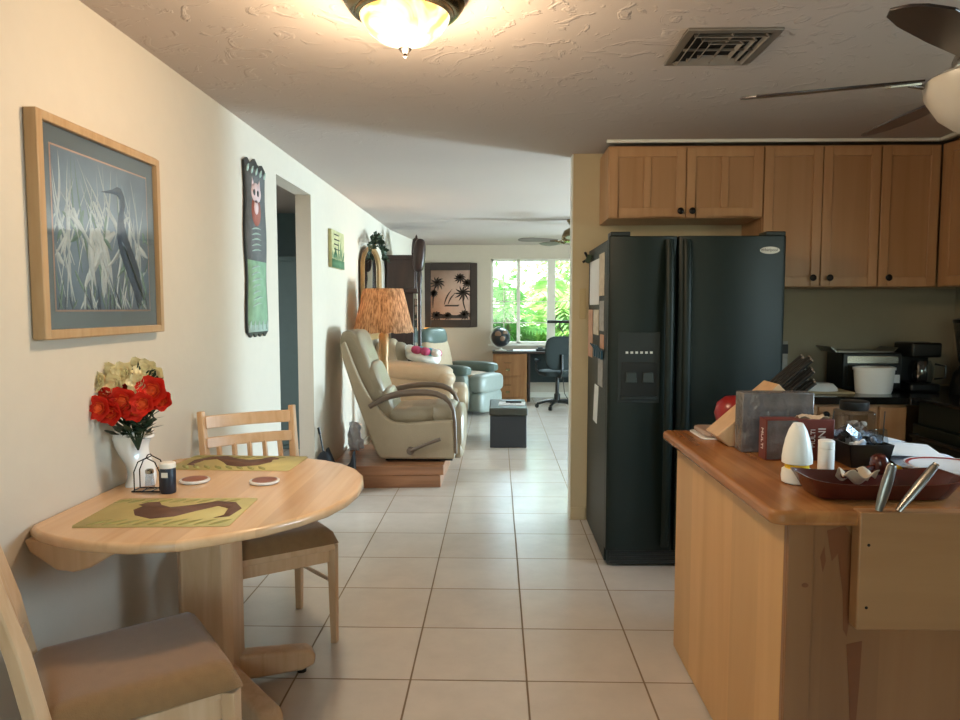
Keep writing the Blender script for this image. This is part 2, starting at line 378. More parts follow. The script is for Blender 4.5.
H = 2.437
LX, KY, FY, RX, RLX, BY = -1.375, 4.75, 11.4, 3.0, 3.4, -2.4
# ------------------------------------------------------------------ room shell
b = MB(); b.box(-4.2, RLX+.12, BY-.12, FY+.12, -.1, 0); struct(b.build('floor', 'floor'))
b = MB(); b.box(-4.2, RLX+.12, BY-.12, FY+.12, H, H+.15); struct(b.build('ceiling', 'ceiling'))
b = MB()
b.box(LX-.115, LX, BY, 4.459, 0, H); b.box(LX-.115, LX, 5.28, FY, 0, H); b.box(LX-.115, LX, 4.459, 5.28, 2.262, H)
struct(b.build('wall_left', 'wall'))
b = MB(); b.prism([(LX, 9.25), (-1.15, FY), (LX, FY)], 'z', 0, H); struct(b.build('wall_left_corner', 'wall'))
# far wall with window hole x -.10..1.75, z .84..2.23
WX0, WX1, WZ0, WZ1 = -.10, 1.85, .86, 2.22
b = MB(); b.box(LX, WX0, FY, FY+.12, 0, H); b.box(WX1, RLX, FY, FY+.12, 0, H); b.box(WX0, WX1, FY, FY+.12, 0, WZ0); b.box(WX0, WX1, FY, FY+.12, WZ1, H)
struct(b.build('wall_far', 'wall'))
b = MB(); b.box(.50, RLX, KY, KY+.12, 0, H); struct(b.build('wall_kitchen', ['kwall']))
b = MB(); b.box(.492, .4999, KY+.004, KY+.12, 0, H); struct(b.build('trim_1', 'trim', bevel=.002))
# right kitchen wall with a window hole y .9..2.9, z 1.1..2.1 ; right living wall with a glass door hole y 6.3..8.7
b = MB(); b.box(RX, RX+.12, BY, .9, 0, H); b.box(RX, RX+.12, 2.9, KY, 0, H); b.box(RX, RX+.12, .9, 2.9, 0, 1.1); b.box(RX, RX+.12, .9, 2.9, 2.1, H)
struct(b.build('wall_right', 'bwall'))
b = MB(); b.box(RLX, RLX+.12, KY+.12, 6.3, 0, H); b.box(RLX, RLX+.12, 8.9, FY, 0, H); b.box(RLX, RLX+.12, 6.3, 8.9, 2.15, H)
struct(b.build('wall_right_living', 'wall'))
b = MB(); b.box(-4.2, -1.0, BY-.12, BY, 0, H); b.box(.7, RX+.12, BY-.12, BY, 0, H); b.box(-1.0, .7, BY-.12, BY, 0, .85); b.box(-1.0, .7, BY-.12, BY, 2.15, H); struct(b.build('wall_behind', 'wall'))
w = bpy.data.objects.new('added_window_3', None); COL.objects.link(w); w['kind'] = 'structure'  # added window, unseen, so the rear fill light has an opening
q = MB(); q.box(-1, -.95, BY-.09, BY-.03, .85, 2.15); q.box(.65, .7, BY-.09, BY-.03, .85, 2.15); q.box(-1, .7, BY-.09, BY-.03, .85, .9); q.box(-1, .7, BY-.09, BY-.03, 2.1, 2.15); q.box(-.18, -.12, BY-.09, BY-.03, .85, 2.15); q.build('window_frame', 'trim', w, bevel=.004)
q = MB(); q.box(-.97, .67, BY-.065, BY-.06, .88, 2.12); q.build('window_pane', 'glass', w)
b = MB(); b.box(-4.2, -4.08, BY, FY, 0, H); b.box(-4.08, LX-.115, 7.6, 7.7, 0, H); b.box(-4.08, LX-.115, 3.0, 3.1, 0, H); struct(b.build('wall_side_room', 'teal'))
# a cooler grey stretch of paint on the kitchen back wall above the counter
b = MB(); b.box(1.62, RX, KY-.006, KY-.0005, .93, 1.556); struct(b.build('trim_2', 'bwall'))
def baseboard(name, x0, x1, y0, y1, m='trim'):
    q = MB(); q.box(x0, x1, y0, y1, 0, .085); return struct(q.build(name, m, bevel=.004))
baseboard('baseboard_kitchen', .50, .60, KY-.014, KY-.0005, 'kwall')
baseboard('baseboard_far', -1.14, RLX, FY-.013, FY-.0005)
baseboard('baseboard_left', LX+.0005, LX+.012, 5.29, 9.2)
baseboard('baseboard_right', RLX-.013, RLX-.0005, 9.0, FY)
# crown strip over the cabinets
b = MB(); b.box(.655, RX-.36, 4.35, 4.372, 2.417, H-.001); b.box(2.615, 2.655, 2.9, 4.35, 2.417, H-.001); struct(b.build('trim_3', 'trim', bevel=.004))

# far window
def window(name, y, x0, x1, z0, z1):
    w = bpy.data.objects.new(name, None); COL.objects.link(w); w['kind'] = 'structure'; w.location = (0, 0, 0)
    q = MB(); d0, d1 = y+.02, y+.08
    q.box(x0, x0+.04, d0, d1, z0, z1); q.box(x1-.04, x1, d0, d1, z0, z1); q.box(x0, x1, d0, d1, z1-.04, z1); q.box(x0, x1, d0, d1, z0, z0+.04)
    q.box(.315, .37, d0, d1, z0, z1); q.box(.80, .93, d0-.005, d1, z0, z1); q.box(1.33, 1.38, d0, d1, z0, z1)
    q.build('window_frame', 'trim', w, bevel=.004)
    q = MB(); m0, m1 = y+.04, y+.06
    for xx in (.11,): q.box(xx-.008, xx+.008, m0, m1, z0, z1)
    for k in range(1, 4):
        zz = z0+(z1-z0)*k/4
        q.box(x0, .80, m0, m1, zz-.008, zz+.008); q.box(.93, x1, m0, m1, zz-.008, zz+.008)
    q.build('muntins', 'trim', w)
    q = MB(); q.box(x0+.01, x1-.01, y+.065, y+.069, z0+.01, z1-.01); q.build('window_pane', 'glass', w)
    q = MB(); q.box(x0-.04, x1+.04, y-.05, y+.02, z0-.03, z0); q.build('window_sill', 'trim', w, bevel=.004)
    return w
window('window_1', FY, WX0, WX1, WZ0, WZ1)
w = bpy.data.objects.new('window_2', None); COL.objects.link(w); w['kind'] = 'structure'
q = MB(); q.box(RX+.02, RX+.08, .9, .95, 1.1, 2.1); q.box(RX+.02, RX+.08, 2.85, 2.9, 1.1, 2.1); q.box(RX+.02, RX+.08, .9, 2.9, 1.1, 1.15); q.box(RX+.02, RX+.08, .9, 2.9, 2.05, 2.1); q.box(RX+.02, RX+.08, 1.87, 1.93, 1.1, 2.1)
q.build('window_frame', 'trim', w, bevel=.004)
q = MB(); q.box(RX+.05, RX+.055, .92, 2.88, 1.12, 2.08); q.build('window_pane', 'glass', w)
w = bpy.data.objects.new('door_1', None); COL.objects.link(w); w['kind'] = 'structure'
q = MB()
for a, c in ((6.3, 6.37), (7.56, 7.64), (8.83, 8.9)): q.box(RLX+.02, RLX+.09, a, c, 0, 2.15)
q.box(RLX+.02, RLX+.09, 6.3, 8.9, 2.08, 2.15); q.box(RLX+.02, RLX+.09, 6.3, 8.9, 0, .05)
q.build('door_frame', 'trim', w, bevel=.004)
q = MB(); q.box(RLX+.05, RLX+.056, 6.35, 8.85, .04, 2.1); q.build('door_pane', 'glass', w)
# switch plate on the end of the kitchen wall
t = thing('switch_plate', (.569, KY, 1.46), 0, 'tan wall switch plate on the strip of wall left of the refrigerator', 'switch')
MB().box(-.022, .022, -.008, -.0005, -.10, .10).build('plate', 'tan', t, bevel=.003)
MB().box(-.006, .006, -.016, -.008, -.02, .02).build('toggle', 'tan', t, bevel=.001)

# ------------------------------------------------------------------ outside
b = MB(); b.box(-14, 24, FY+.13, 40, -.25, -.12); struct(b.build('ground_garden', 'grass'))
b = MB(); b.box(RLX+.13, 24, -14, FY+.12, -.25, -.12); struct(b.build('ground_patio', 'concrete'))
def frond_plant(name, loc, n, L, h, lab, cat, leafm, seed, grp, stems=1):
    rnd = random.Random(seed)
    t = thing(name, loc, 0, lab, cat, grp)
    q = MB(); q.tube([(0,0,0),(.03,0,h*.5),(0,.02,h)], [.08,.06,.05], 8); q.build('trunk', 'trunk', t)
    q = MB()
    for k in range(n):
        az = rnd.uniform(0, 2*math.pi); el = rnd.uniform(.1, 1.2); LL = L*rnd.uniform(.7, 1.1)
        base = Vector((rnd.uniform(-.15,.15), rnd.uniform(-.15,.15), h*rnd.uniform(.35, 1)))
        hd = Vector((math.cos(az), math.sin(az), 0)); pts = []
        for i in range(9):
            s_ = i/8*LL; pts.append(base + hd*s_*math.cos(el)*1.0 + Vector((0,0,1))*(s_*math.sin(el) - .55*s_*s_/L))
        side = hd.cross(Vector((0,0,1)))
        for i in range(1, 9):
            p = pts[i]; tn = (pts[i]-pts[i-1]).normalized(); ln = .34*math.sin(math.pi*min(1, i/9+.12))*L
            for sg in (-1, 1):
                for off in (0, .5):
                    pp = p - (pts[i]-pts[i-1])*off
                    tip = pp + side*sg*ln*.8 + tn*ln*.5 + Vector((0,0,-ln*.45)); wv = tn*.04
                    mid = (pp+tip)/2 + Vector((0,0,ln*.12))
                    q._add([pp, mid+wv, tip, mid-wv], [(0,1,2,3)])
    q.build('fronds', leafm, t, ang=180)
    return t
gp = 'palms growing outside the far window'
frond_plant('palm', (.2, 13.2, -.12), 34, 1.3, 1.5, 'bright green palm outside left sash of far window', 'palm', 'leaf', 3, gp)
frond_plant('palm', (1.1, 13.6, -.12), 38, 1.4, 1.9, 'yellow-green palm outside middle sash of far window', 'palm', 'leaflight', 4, gp)
frond_plant('palm', (2.1, 13.3, -.12), 34, 1.4, 1.6, 'palm outside the rightmost sash of far window', 'palm', 'leaf', 5, gp)
def bush(name, loc, size, lab, m, seed, n=900, ls=.11):
    rnd = random.Random(seed); q = MB()
    for k in range(n):
        v = Vector((rnd.gauss(0,1), rnd.gauss(0,1), rnd.gauss(0,1))).normalized()*rnd.uniform(.55, 1)
        p = Vector((v.x*size[0], v.y*size[1], size[2]+v.z*size[2]))
        u = Vector((rnd.gauss(0,1), rnd.gauss(0,1), rnd.gauss(0,.6))).normalized(); w_ = u.cross(Vector((rnd.gauss(0,1), rnd.gauss(0,1), rnd.gauss(0,1)))).normalized()
        q._add([p-u*ls, p+w_*ls*.4, p+u*ls, p-w_*ls*.4], [(0,1,2,3)])
    o = q.build(name, m, ang=180); o.location = loc; return tag(o, lab, 'bush', 'bushes behind the palms')
bush('hedge_bush', (-.8, 15.2, -.12), (1.5, .8, 1.5), 'leafy bush seen low in the left panes of far window', 'leaf', 11)
bush('hedge_bush', (2.2, 15.5, -.12), (2.0, .8, 1.9), 'tall leafy bush seen between palms in middle panes of far window', 'leaflight', 12, 1300)
bush('hedge_bush', (5.2, 15.5, -.12), (2.0, .8, 1.7), 'leafy bush farthest right behind the palms', 'leaf', 13)
bush('garden_shrub', (6.4, 6.2, -.12), (.7, .7, .8), 'green shrub outside the glass door of the living room', 'leaf', 14, 600)

# ------------------------------------------------------------------ dining table
TZ = .79
t = thing('dining_table', (-1.06, 2.55, 0), 0, 'pale beech half-oval pedestal table set against the left wall', 'table')
ox, oy = -1.06, 2.55
out = [(-1.374, 2.03), (-1.36, 2.0), (-1.31, 1.955), (-1.226, 1.91), (-1.12, 1.875), (-1.0, 1.86), (-.87, 1.885), (-.77, 1.95), (-.68, 2.02), (-.60, 2.115), (-.535, 2.225), (-.50, 2.34), (-.486, 2.46),
       (-.492, 2.58), (-.515, 2.69), (-.56, 2.79), (-.63, 2.88), (-.72, 2.95), (-.84, 3.0), (-.98, 3.03), (-1.14, 3.035), (-1.28, 3.0), (-1.35, 2.965), (-1.374, 2.93)]
b = MB(); b.prism([(x-ox, y-oy) for x, y in out], 'z', TZ-.032, TZ); b.build('tabletop', 'beechtop', t, bevel=.013, seg=4)
b = MB(); b.prism([(-.315, TZ-.034), (.02, TZ-.034), (0, TZ-.05), (-.06, TZ-.08), (-.12, TZ-.115), (-.17, TZ-.13), (-.22, TZ-.125), (-.30, TZ-.07)], 'y', -.56, -.52)
b.build('support_bracket', 'beech', t, bevel=.006)
b = MB(); b.prism([(-.315, TZ-.034), (.02, TZ-.034), (0, TZ-.05), (-.06, TZ-.08), (-.12, TZ-.115), (-.17, TZ-.13), (-.22, TZ-.125), (-.30, TZ-.07)], 'y', .43, .47)
b.build('support_bracket', 'beech', t, bevel=.006)
b = MB(); b.prism([(-.10, -.055), (-.075, -.085), (.075, -.085), (.10, -.055), (.10, .055), (.075, .085), (-.075, .085), (-.10, .055)], 'z', .05, TZ-.033)
b.build('pedestal', 'beech', t, bevel=.004)
for a, L in ((26, .37), (-44, .45), (154, .27), (214, .27)):
    q = MB(); q.prism([(.03, .03), (L-.05, .02), (L, .035), (L+.005, .075), (L-.02, .098), (.03, .135)], 'y', -.04, .04)
    o = q.build('foot', 'beech', t, bevel=.012, seg=3); o.rotation_euler = (0, 0, R(a))
    q = MB(); q.lathe([(.018, 0), (.018, .019)], (L-.045, 0, 0), 14); p_ = q.build('foot_glide', 'black', o)

# dining chairs
def make_chair(loc, rz, lab):
    t = thing('dining_chair', loc, rz, lab, 'chair', 'pale wood dining chairs at the table')
    def seatpoly(g=0, zc=0): return [(-.205-g, .21+g), (.205+g, .21+g), (.19+g, -.20-g), (-.19-g, -.20-g)]
    # cushion as rounded slab
    def cush(u, v):
        a = u*2-1; c = v*2-1
        wx = .222 - .02*(1-v)
        ed = max(abs(a), abs(c)); 
        z = .44 + .065*(1-max(0, (ed-.72)/.28)**3)
        rx = a*wx*(1-.03*abs(c)**6); ry = c*.222*(1-.03*abs(a)**6)+.01
        return (rx, ry, z)
    b = MB(); b.sheet(cush, 22, 22, .001)
    o = b.build('seat_cushion', 'suede', t)
    # close the underside
    b = MB(); b.prism([(-.2, .225), (.2, .225), (.185, -.2), (-.185, -.2)], 'z', .41, .44); b.build('seat_board', 'beech', t, bevel=.004)
    b = MB(); b.box(-.19, .19, .188, .208, .355, .43); b.box(-.175, .175, -.195, -.175, .355, .43)
    b.obox((-.192, 0, .392), (.02, .37, .075), (0, 0, R(-2))); b.obox((.192, 0, .392), (.02, .37, .075), (0, 0, R(2)))
    b.build('seat_frame', 'beech', t, bevel=.003)
    for s in (-1, 1):
        b = MB(); b.tube([(s*.198, .20, .43), (s*.2, .205, 0)], [.026, .018], 4); o = b.build('leg', 'beech', t, bevel=.003)
        b = MB(); pts = [(s*.186, -.20, 0), (s*.186, -.195, .25), (s*.186, -.20, .45), (s*.190, -.235, .65), (s*.196, -.275, .82), (s*.2, -.30, .965)]
        b.tube(pts, [.019, .024, .027, .026, .022, .019], 4); b.build('leg', 'beech', t, bevel=.004)
    b = MB()
    for s in (-1, 1): b.tube([(s*.192, .19, .27), (s*.188, -.19, .22)], .009, 8)
    b.build('stretcher', 'beech', t)
    def rail(z, hgt, y, name):
        q = MB(); pts = []
        n = 10; vs = []
        for i in range(n+1):
            a = i/n*2-1; x = a*.185; yy = y - .025*(1-a*a)
            for dy, dz in ((-.010, -hgt/2), (.010, -hgt/2), (.010, hgt/2), (-.010, hgt/2)): vs.append((x, yy+dy-dz*.2, z+dz))
        fs = [(i*4+j, i*4+(j+1) % 4, (i+1)*4+(j+1) % 4, (i+1)*4+j) for i in range(n) for j in range(4)] + [(3,2,1,0), (n*4, n*4+1, n*4+2, n*4+3)]
        q._add(vs, fs); q.build(name, 'beech', t, bevel=.003)
    rail(.915, .055, -.29, 'top_rail'); rail(.825, .045, -.268, 'middle_rail'); rail(.56, .04, -.21, 'lower_rail')
    for k in range(5):
        a = (k-2)/2*.7; x = a*.19; cv = -.022*(1-a*a)
        q = MB(); q.tube([(x, -.213+cv, .57), (x, -.24+cv, .70), (x, -.266+cv, .81)], .0125, 4); q.build('slat', 'beech', t, bevel=.002)
    return t
c1_ = make_chair((-.985, 3.0, 0), R(-146), 'pale wood dining chair with brown seat tucked behind the table, facing camera')
c2_ = make_chair((-.995, 1.83, 0), R(-53), 'nearest dining chair at bottom left, brown suede seat in front of table')

c1_.scale = (1.04, 1.04, 1.0); c2_.scale = (1.06, 1.06, .99)
# placemats
def placemat(cx, cy, rz, lab, w=.45, d=.30, flip=1):
    t = MB(); t.mi = 0
    t.prism([(-w/2+.01, -d/2), (w/2-.01, -d/2+.01), (w/2, -d/2+.02), (w/2-.005, d/2-.01), (w/2-.02, d/2), (-w/2+.02, d/2-.005), (-w/2, d/2-.02), (-w/2, -d/2+.02)], 'z', 0, .002)
    t.mi = 2
    for k in range(9):
        x = -w/2+.04+k*.045; t.flat(blade((x, -d/2+.02), (x+.05*flip, -d/2+.08), .02), (0,0,.002), (1,0,0), (0,1,0), .0006)
        t.flat(blade((x, d/2-.02), (x-.04, d/2-.06), .02), (0,0,.002), (1,0,0), (0,1,0), .0006)
    t.mi = 1
    f = flip
    body = [(-.12*f,.02),(-.09*f,-.02),(-.03*f,-.045),(.03*f,-.03),(.07*f,.01),(.12*f,.05),(.16*f,.03),(.17*f,-.02),(.15*f,-.04),(.19*f,-.03),(.2*f,.03),(.16*f,.08),(.10*f,.09),(.04*f,.06),(-.02*f,.04),(-.06*f,.06),(-.08*f,.085),(-.115*f,.08),(-.13*f,.06),(-.11*f,.05)]
    body = [(x*1.05, y*1.45-.012) for x, y in body]
    if f < 0: body = body[::-1]
    t.flat(body, (0,0,.002), (1,0,0), (0,1,0), .0009)
    o = t.build('placemat', ['matbg', 'rooster', 'olive'], ang=180); o.location = (cx, cy, TZ+.0005); o.rotation_euler = (0, 0, rz)
    return tag(o, lab, 'placemat', 'rooster placemats on the table')
placemat(-1.02, 2.165, R(2), 'yellow-green rooster placemat at the near edge of the table', .46, .32)
placemat(-1.06, 2.875, R(-3), 'yellow-green rooster placemat on far side of table by the chair back', .50, .28, -1)
# coasters
for i, (x, y, lab) in enumerate(((-1.112, 2.555, 'round brown coaster nearer the pepper shaker'), (-.85, 2.545, 'round brown coaster nearer the middle of the table'))):
    t = thing('coaster', (x, y, TZ+.0005), 0, lab, 'coaster', 'round coasters on the table')
    MB().lathe([(.048, 0), (.054, .004), (.054, .010), (.047, .0115)], n=28).build('rim', 'ceramicwhite', t)
    MB().lathe([(.045, .0116), (.045, .0126), (.040, .013)], n=28).build('printed_disc', 'coaster', t)
# vase with flowers
t = thing('flower_vase', (-1.295, 2.515, TZ+.0005), 0, 'white twisted ceramic vase standing on the table against the wall', 'vase')
b = MB(); vs = []; K = 14; n = 24
sp = lambda w_, q_: math.copysign(abs(w_)**q_, w_)
for i in range(K+1):
    z = .185*i/K; tw = .5+i/K*.9; rr = .050 - .008*math.sin(math.pi*i/K*1.0) + .012*(i/K)**3; lean = .012*math.sin(i/K*6.28) - .018*(i/K)
    for j in range(n):
        a = 2*math.pi*j/n; x = rr*sp(math.cos(a), .42); y = rr*.85*sp(math.sin(a), .42)
        zz = z + (.02*math.sin(2*a+1) if i == K else 0)
        vs.append((x*math.cos(tw)-y*math.sin(tw)+lean, x*math.sin(tw)+y*math.cos(tw), zz))
fs = [(i*n+j, i*n+(j+1) % n, (i+1)*n+(j+1) % n, (i+1)*n+j) for i in range(K) for j in range(n)] + [tuple(range(n))[::-1]]
b._add(vs, fs); vz = b.build('body', 'ceramicwhite', t); sm = vz.modifiers.new('solid', 'SOLIDIFY'); sm.thickness = .004
t = thing('flower_bouquet', (-1.275, 2.47, TZ+.135), 0, 'bouquet of red, orange and cream silk flowers in the white vase', 'flowers')
rnd = random.Random(5)
def bloom(q, c, r, nrm, layers=3):
    nrm = Vector(nrm).normalized(); a = nrm.orthogonal().normalized(); bb = nrm.cross(a)
    for ly in range(layers):
        k = 6 - ly; rr = r*(1-.26*ly); op = .35+.3*ly
        for i in range(k):
            th = 2*math.pi*i/k + ly*.5 + rnd.uniform(-.15, .15)
            d = a*math.cos(th)+bb*math.sin(th); sd = nrm.cross(d)
            rows = []
            for u in range(5):
                uu = u/4; cc = Vector(c) + d*rr*(uu*(1-op*.3*uu)) + nrm*rr*(op*uu*uu*.9 + ly*.06)
                wv = rr*.55*math.sin(math.pi*min(.93, .18+uu*.8))
                cup = nrm*rr*.14
                rows.append([cc-sd*wv+cup, cc, cc+sd*wv+cup])
            vs = [p for r_ in rows for p in r_]
            q._add(vs, [(i_*3+j_, i_*3+j_+1, (i_+1)*3+j_+1, (i_+1)*3+j_) for i_ in range(4) for j_ in range(2)])
sp_ = []
reds = [((-.085, -.05, .185), .052), ((-.01, -.06, .18), .055), ((.075, -.03, .215), .055), ((-.045, -.075, .145), .045), ((.03, -.06, .155), .045), ((.095, -.01, .18), .04), ((-.02, 0, .205), .045), ((-.07, -.10, .165), .045), ((.06, -.07, .175), .042)]
cr = [((-.075, -.01, .265), .048), ((-.055, -.04, .235), .042), ((.01, .0, .285), .045), ((.045, -.01, .28), .045), ((-.10, -.02, .225), .04), ((.025, -.04, .24), .035), ((-.03, -.02, .275), .042), ((-.10, -.06, .25), .04), ((.075, -.01, .265), .035)]
for i, (c, r_) in enumerate(reds + cr):
    isr = i < len(reds)
    c = Vector(c); 
    q = MB(); q.mi = 0; nn = Vector((c.x*1.4, -.7+c.y, c.z-.1)); bloom(q, c, r_*1.12, nn)
    if isr: q.mi = 1; bloom(q, c+nn.normalized()*.006, r_*.55, nn, 2)
    o = q.build('blossom', ['petalred' if isr else 'petalcream', 'petalorange'], t, ang=180)
    q = MB(); q.tube([(0, 0, 0), (c.x*.4, c.y*.4, c.z*.6), tuple(c)], .003, 6); q.build('stem', 'darkleaf', t)
q = MB()
for k in range(90):
    az = rnd.uniform(0, 6.28); c = Vector((rnd.uniform(-.05, .06), rnd.uniform(-.06, .02), rnd.uniform(.045, .15)))
    d = Vector((math.cos(az), math.sin(az)*.55, rnd.uniform(.1, .9))).normalized(); L = rnd.uniform(.04, .085); sd = d.cross(Vector((0,0,1))).normalized()*.014
    q._add([c, c+d*L*.5+sd, c+d*L, c+d*L*.5-sd], [(0,1,2,3)])
for k in range(16):
    c = Vector((rnd.uniform(-.02, .09), -.02, rnd.uniform(.22, .27))); d = Vector((rnd.uniform(-.4, 1), -.1, rnd.uniform(.2, 1))).normalized(); sd = Vector((d.z, 0, -d.x))*.008
    q._add([c, c+d*.025+sd, c+d*.055, c+d*.025-sd], [(0,1,2,3)])
q.build('leaves', 'darkleaf', t, ang=180)
# shaker caddy
t = thing('shaker_caddy', (-1.215, 2.425, TZ+.0005), 0, 'small arched wire caddy holding a pepper shaker beside the vase', 'caddy')
q = MB()
for yy in (-.02, .02):
    q.tube([(-.045, yy, .005), (-.045, yy, .07), (-.03, yy, .105), (0, yy, .12), (.03, yy, .105), (.045, yy, .07), (.045, yy, .005)], .0022, 8)
q.tube([(-.05, -.028, .003), (.05, -.028, .003), (.05, .028, .003), (-.05, .028, .003), (-.05, -.028, .003)], .0025, 8); q.tube([(0, -.02, .12), (0, -.01, .128), (0, .01, .128), (0, .02, .12)], .0022, 8)
for k in range(4): q.tube([(-.05+.033*k, -.028, .003), (-.05+.033*k, .028, .003)], .0018, 6)
q.build('wire_frame', 'wiremetal', t)
t = thing('pepper_shaker', (-1.138, 2.40, TZ+.0005), 0, 'dark labelled pepper shaker with white lid beside the wire caddy', 'shaker')
MB().lathe([(.024, 0), (.026, .004), (.026, .085), (.024, .088)], n=24).build('jar', 'label', t)
MB().lathe([(.0265, .088), (.0265, .103), (.023, .107)], n=24).build('lid', 'white', t)
MB().box(-.011, .011, -.0275, -.0255, .058, .075).build('label_patch', 'white', t)
t = thing('salt_shaker', (-1.215, 2.425, TZ+.008), 0, 'small clear glass salt shaker inside the wire caddy', 'shaker')
MB().lathe([(.015, 0), (.017, .006), (.013, .05), (.013, .055)], n=16).build('jar', 'jar', t)
MB().lathe([(.014, .055), (.014, .066), (.009, .070)], n=16).build('lid', 'chrome', t)

# ------------------------------------------------------------------ left wall hangings
FA = (0, 1, 0); UP = (0, 0, 1)
t = thing('framed_heron_print', (LX, 2.447, 1.335), 0, 'large framed heron print in blue mat on the left wall above table', 'picture')
w2, hh = .378, .675
q = MB(); fw = .028
q.box(.002, .042, -w2, -w2+fw, 0, hh); q.box(.002, .042, w2-fw, w2, 0, hh); q.box(.002, .042, -w2+fw, w2-fw, 0, fw); q.box(.002, .042, -w2+fw, w2-fw, hh-fw, hh); q.build('frame', 'frame', t, bevel=.003)
MB().box(.004, .024, -w2+fw, w2-fw, fw, hh-fw).build('mat_board', 'matt', t)
aw, az0, az1 = .292, .088, hh-.088
q = MB(); q.mi = 4; q.box(.0242, .0250, -aw-.006, aw+.006, az0-.006, az1+.006); q.mi = 0; q.box(.0251, .0258, -aw, aw, az0, az1)
rnd = random.Random(9); o0 = (.0259, 0, 0)
def clipb(p0, p1, w_, mi, bend=0):
    cl = lambda p: (max(-aw, min(aw, p[0])), max(az0, min(az1, p[1])))
    q.mi = mi; q.flat([cl(p) for p in blade(p0, p1, w_, bend)], (.0259+rnd.uniform(0, .0007), 0, 0), FA, UP, .0003)
for k in range(46):
    y0 = rnd.uniform(-aw, aw); clipb((y0, rnd.uniform(az0, .35)), (y0+rnd.uniform(-.16, .16), rnd.uniform(.42, az1)), rnd.uniform(.005, .012), rnd.choice([1, 1, 1, 2]), rnd.uniform(-.02, .02))
for k in range(40):
    y0 = rnd.uniform(-aw, aw); z0 = rnd.uniform(.2, .45); clipb((y0, z0), (y0+rnd.uniform(-.1, .1), z0-rnd.uniform(.04, .12)), rnd.uniform(.01, .022), rnd.choice([1, 2, 1]), rnd.uniform(-.01, .01))
for k in range(50):
    y0 = rnd.uniform(-aw, aw); clipb((y0, az0), (y0+rnd.uniform(-.05, .05), az0+rnd.uniform(.03, .1)), .009, rnd.choice([1, 2, 3]), 0)
q.mi = 3
her = [(.21, .11), (.225, .20), (.185, .28), (.135, .34), (.11, .40), (.125, .45), (.115, .50), (.09, .525), (.05, .515), (-.045, .485), (.045, .49), (.06, .46), (.05, .41), (.045, .34), (.08, .25), (.15, .16)]
her = [(.225, .10), (.235, .17), (.215, .24), (.175, .30), (.14, .35), (.118, .40), (.118, .43), (.130, .46), (.128, .495), (.105, .52), (.08, .522), (.05, .508), (-.03, .487), (.05, .493), (.078, .492), (.098, .478), (.098, .455), (.082, .42), (.072, .38), (.07, .34), (.085, .29), (.115, .24), (.155, .18), (.19, .12)]
q.flat(her, (.0268, 0, 0), FA, UP, .0004)
for k in range(14):
    y0 = .10+.009*k; z0 = .33-.013*k; q.mi = 2 if k % 2 else 0; q.flat(blade((y0, z0), (y0+.045, z0-.06), .012, .004), (.0273, 0, 0), FA, UP, .0003)
for k in range(8): clipb((rnd.uniform(-.1, .06), .36), (rnd.uniform(-.14, .1), rnd.uniform(.15, .22)), .035, 1, rnd.uniform(-.02, .02))
q.build('print', ['artbg', 'reed', 'reed2', 'heron', 'pinkart'], t, ang=180)
MB().box(.030, .0315, -w2+fw+.001, w2-fw-.001, fw+.001, hh-fw-.001).build('glass_pane', 'picglass', t)

t = thing('owl_wall_plaque', (LX, 4.025, 1.275), 0, 'tall narrow scalloped owl plaque, charcoal above and green below, on left wall', 'plaque')
def side_wave(s): 
    return [(s*(.168 + .009*math.sin(i/16*math.pi*4+.6)), .02+.94*i/16) for i in range(17)]
topw = [(.165, .96), (.12, .985), (.08, .965), (.04, .975), (0, 1.0), (-.04, .975), (-.08, .965), (-.12, .985), (-.165, .96)]
botw = [(-.165, .02), (-.12, -.01), (-.08, .015), (-.04, -.01), (0, .012), (.04, -.01), (.08, .015), (.12, -.01), (.165, .02)]
outl = side_wave(1) + topw[1:-1] + side_wave(-1)[::-1] + botw[1:-1]
q = MB(); q.prism([(a, c*.99) for a, c in outl], 'x', .002, .016); q.build('backing', 'black', t, bevel=.002)
q = MB()
def strip(z0, z1, mi, grow=-.012):
    q.mi = mi; pr = []
    def w_at(z): return .168 + .009*math.sin((z/.97-.02)/.94*math.pi*4+.6) + grow
    N = 10
    pr = [(w_at(z0+(z1-z0)*i/N), z0+(z1-z0)*i/N) for i in range(N+1)] + [(-w_at(z0+(z1-z0)*i/N), z0+(z1-z0)*i/N) for i in range(N, -1, -1)]
    q.flat(pr, (.0162, 0, 0), FA, UP, .0008)
strip(.42, .925, 0); strip(.06, .42, 1); strip(.02, .06, 2)
q.mi = 2
for k in range(5): q.flat(blade((-.14+k*.07, .90), (-.10+k*.07, .945), .03), (.0172, 0, 0), FA, UP, .0005)
for k in range(5): q.flat(blade((-.14+k*.07, .03), (-.12+k*.07, .085), .035), (.0172, 0, 0), FA, UP, .0005)
q.mi = 3; q.flat(ell(0, .70, .075, .085), (.0172, 0, 0), FA, UP, .001)
q.mi = 4; q.flat(ell(0, .80, .08, .055), (.0182, 0, 0), FA, UP, .001); q.flat(ell(0, .72, .035, .04), (.0182, 0, 0), FA, UP, .001)
q.flat([(-.07, .83), (-.06, .88), (-.03, .845)], (.0182, 0, 0), FA, UP, .001); q.flat([(.03, .845), (.06, .88), (.07, .83)], (.0182, 0, 0), FA, UP, .001)
q.mi = 5; q.flat(ell(-.03, .80, .018, .018, 12), (.0192, 0, 0), FA, UP, .001); q.flat(ell(.03, .80, .018, .018, 12), (.0192, 0, 0), FA, UP, .001)
q.mi = 2
for k in range(7): 
    z = .16+.035*k; q.flat(blade((-.09+.01*math.sin(k), z), (.07+.02*math.sin(k*2), z+.02), .012, .01), (.0172, 0, 0), FA, UP, .0005)
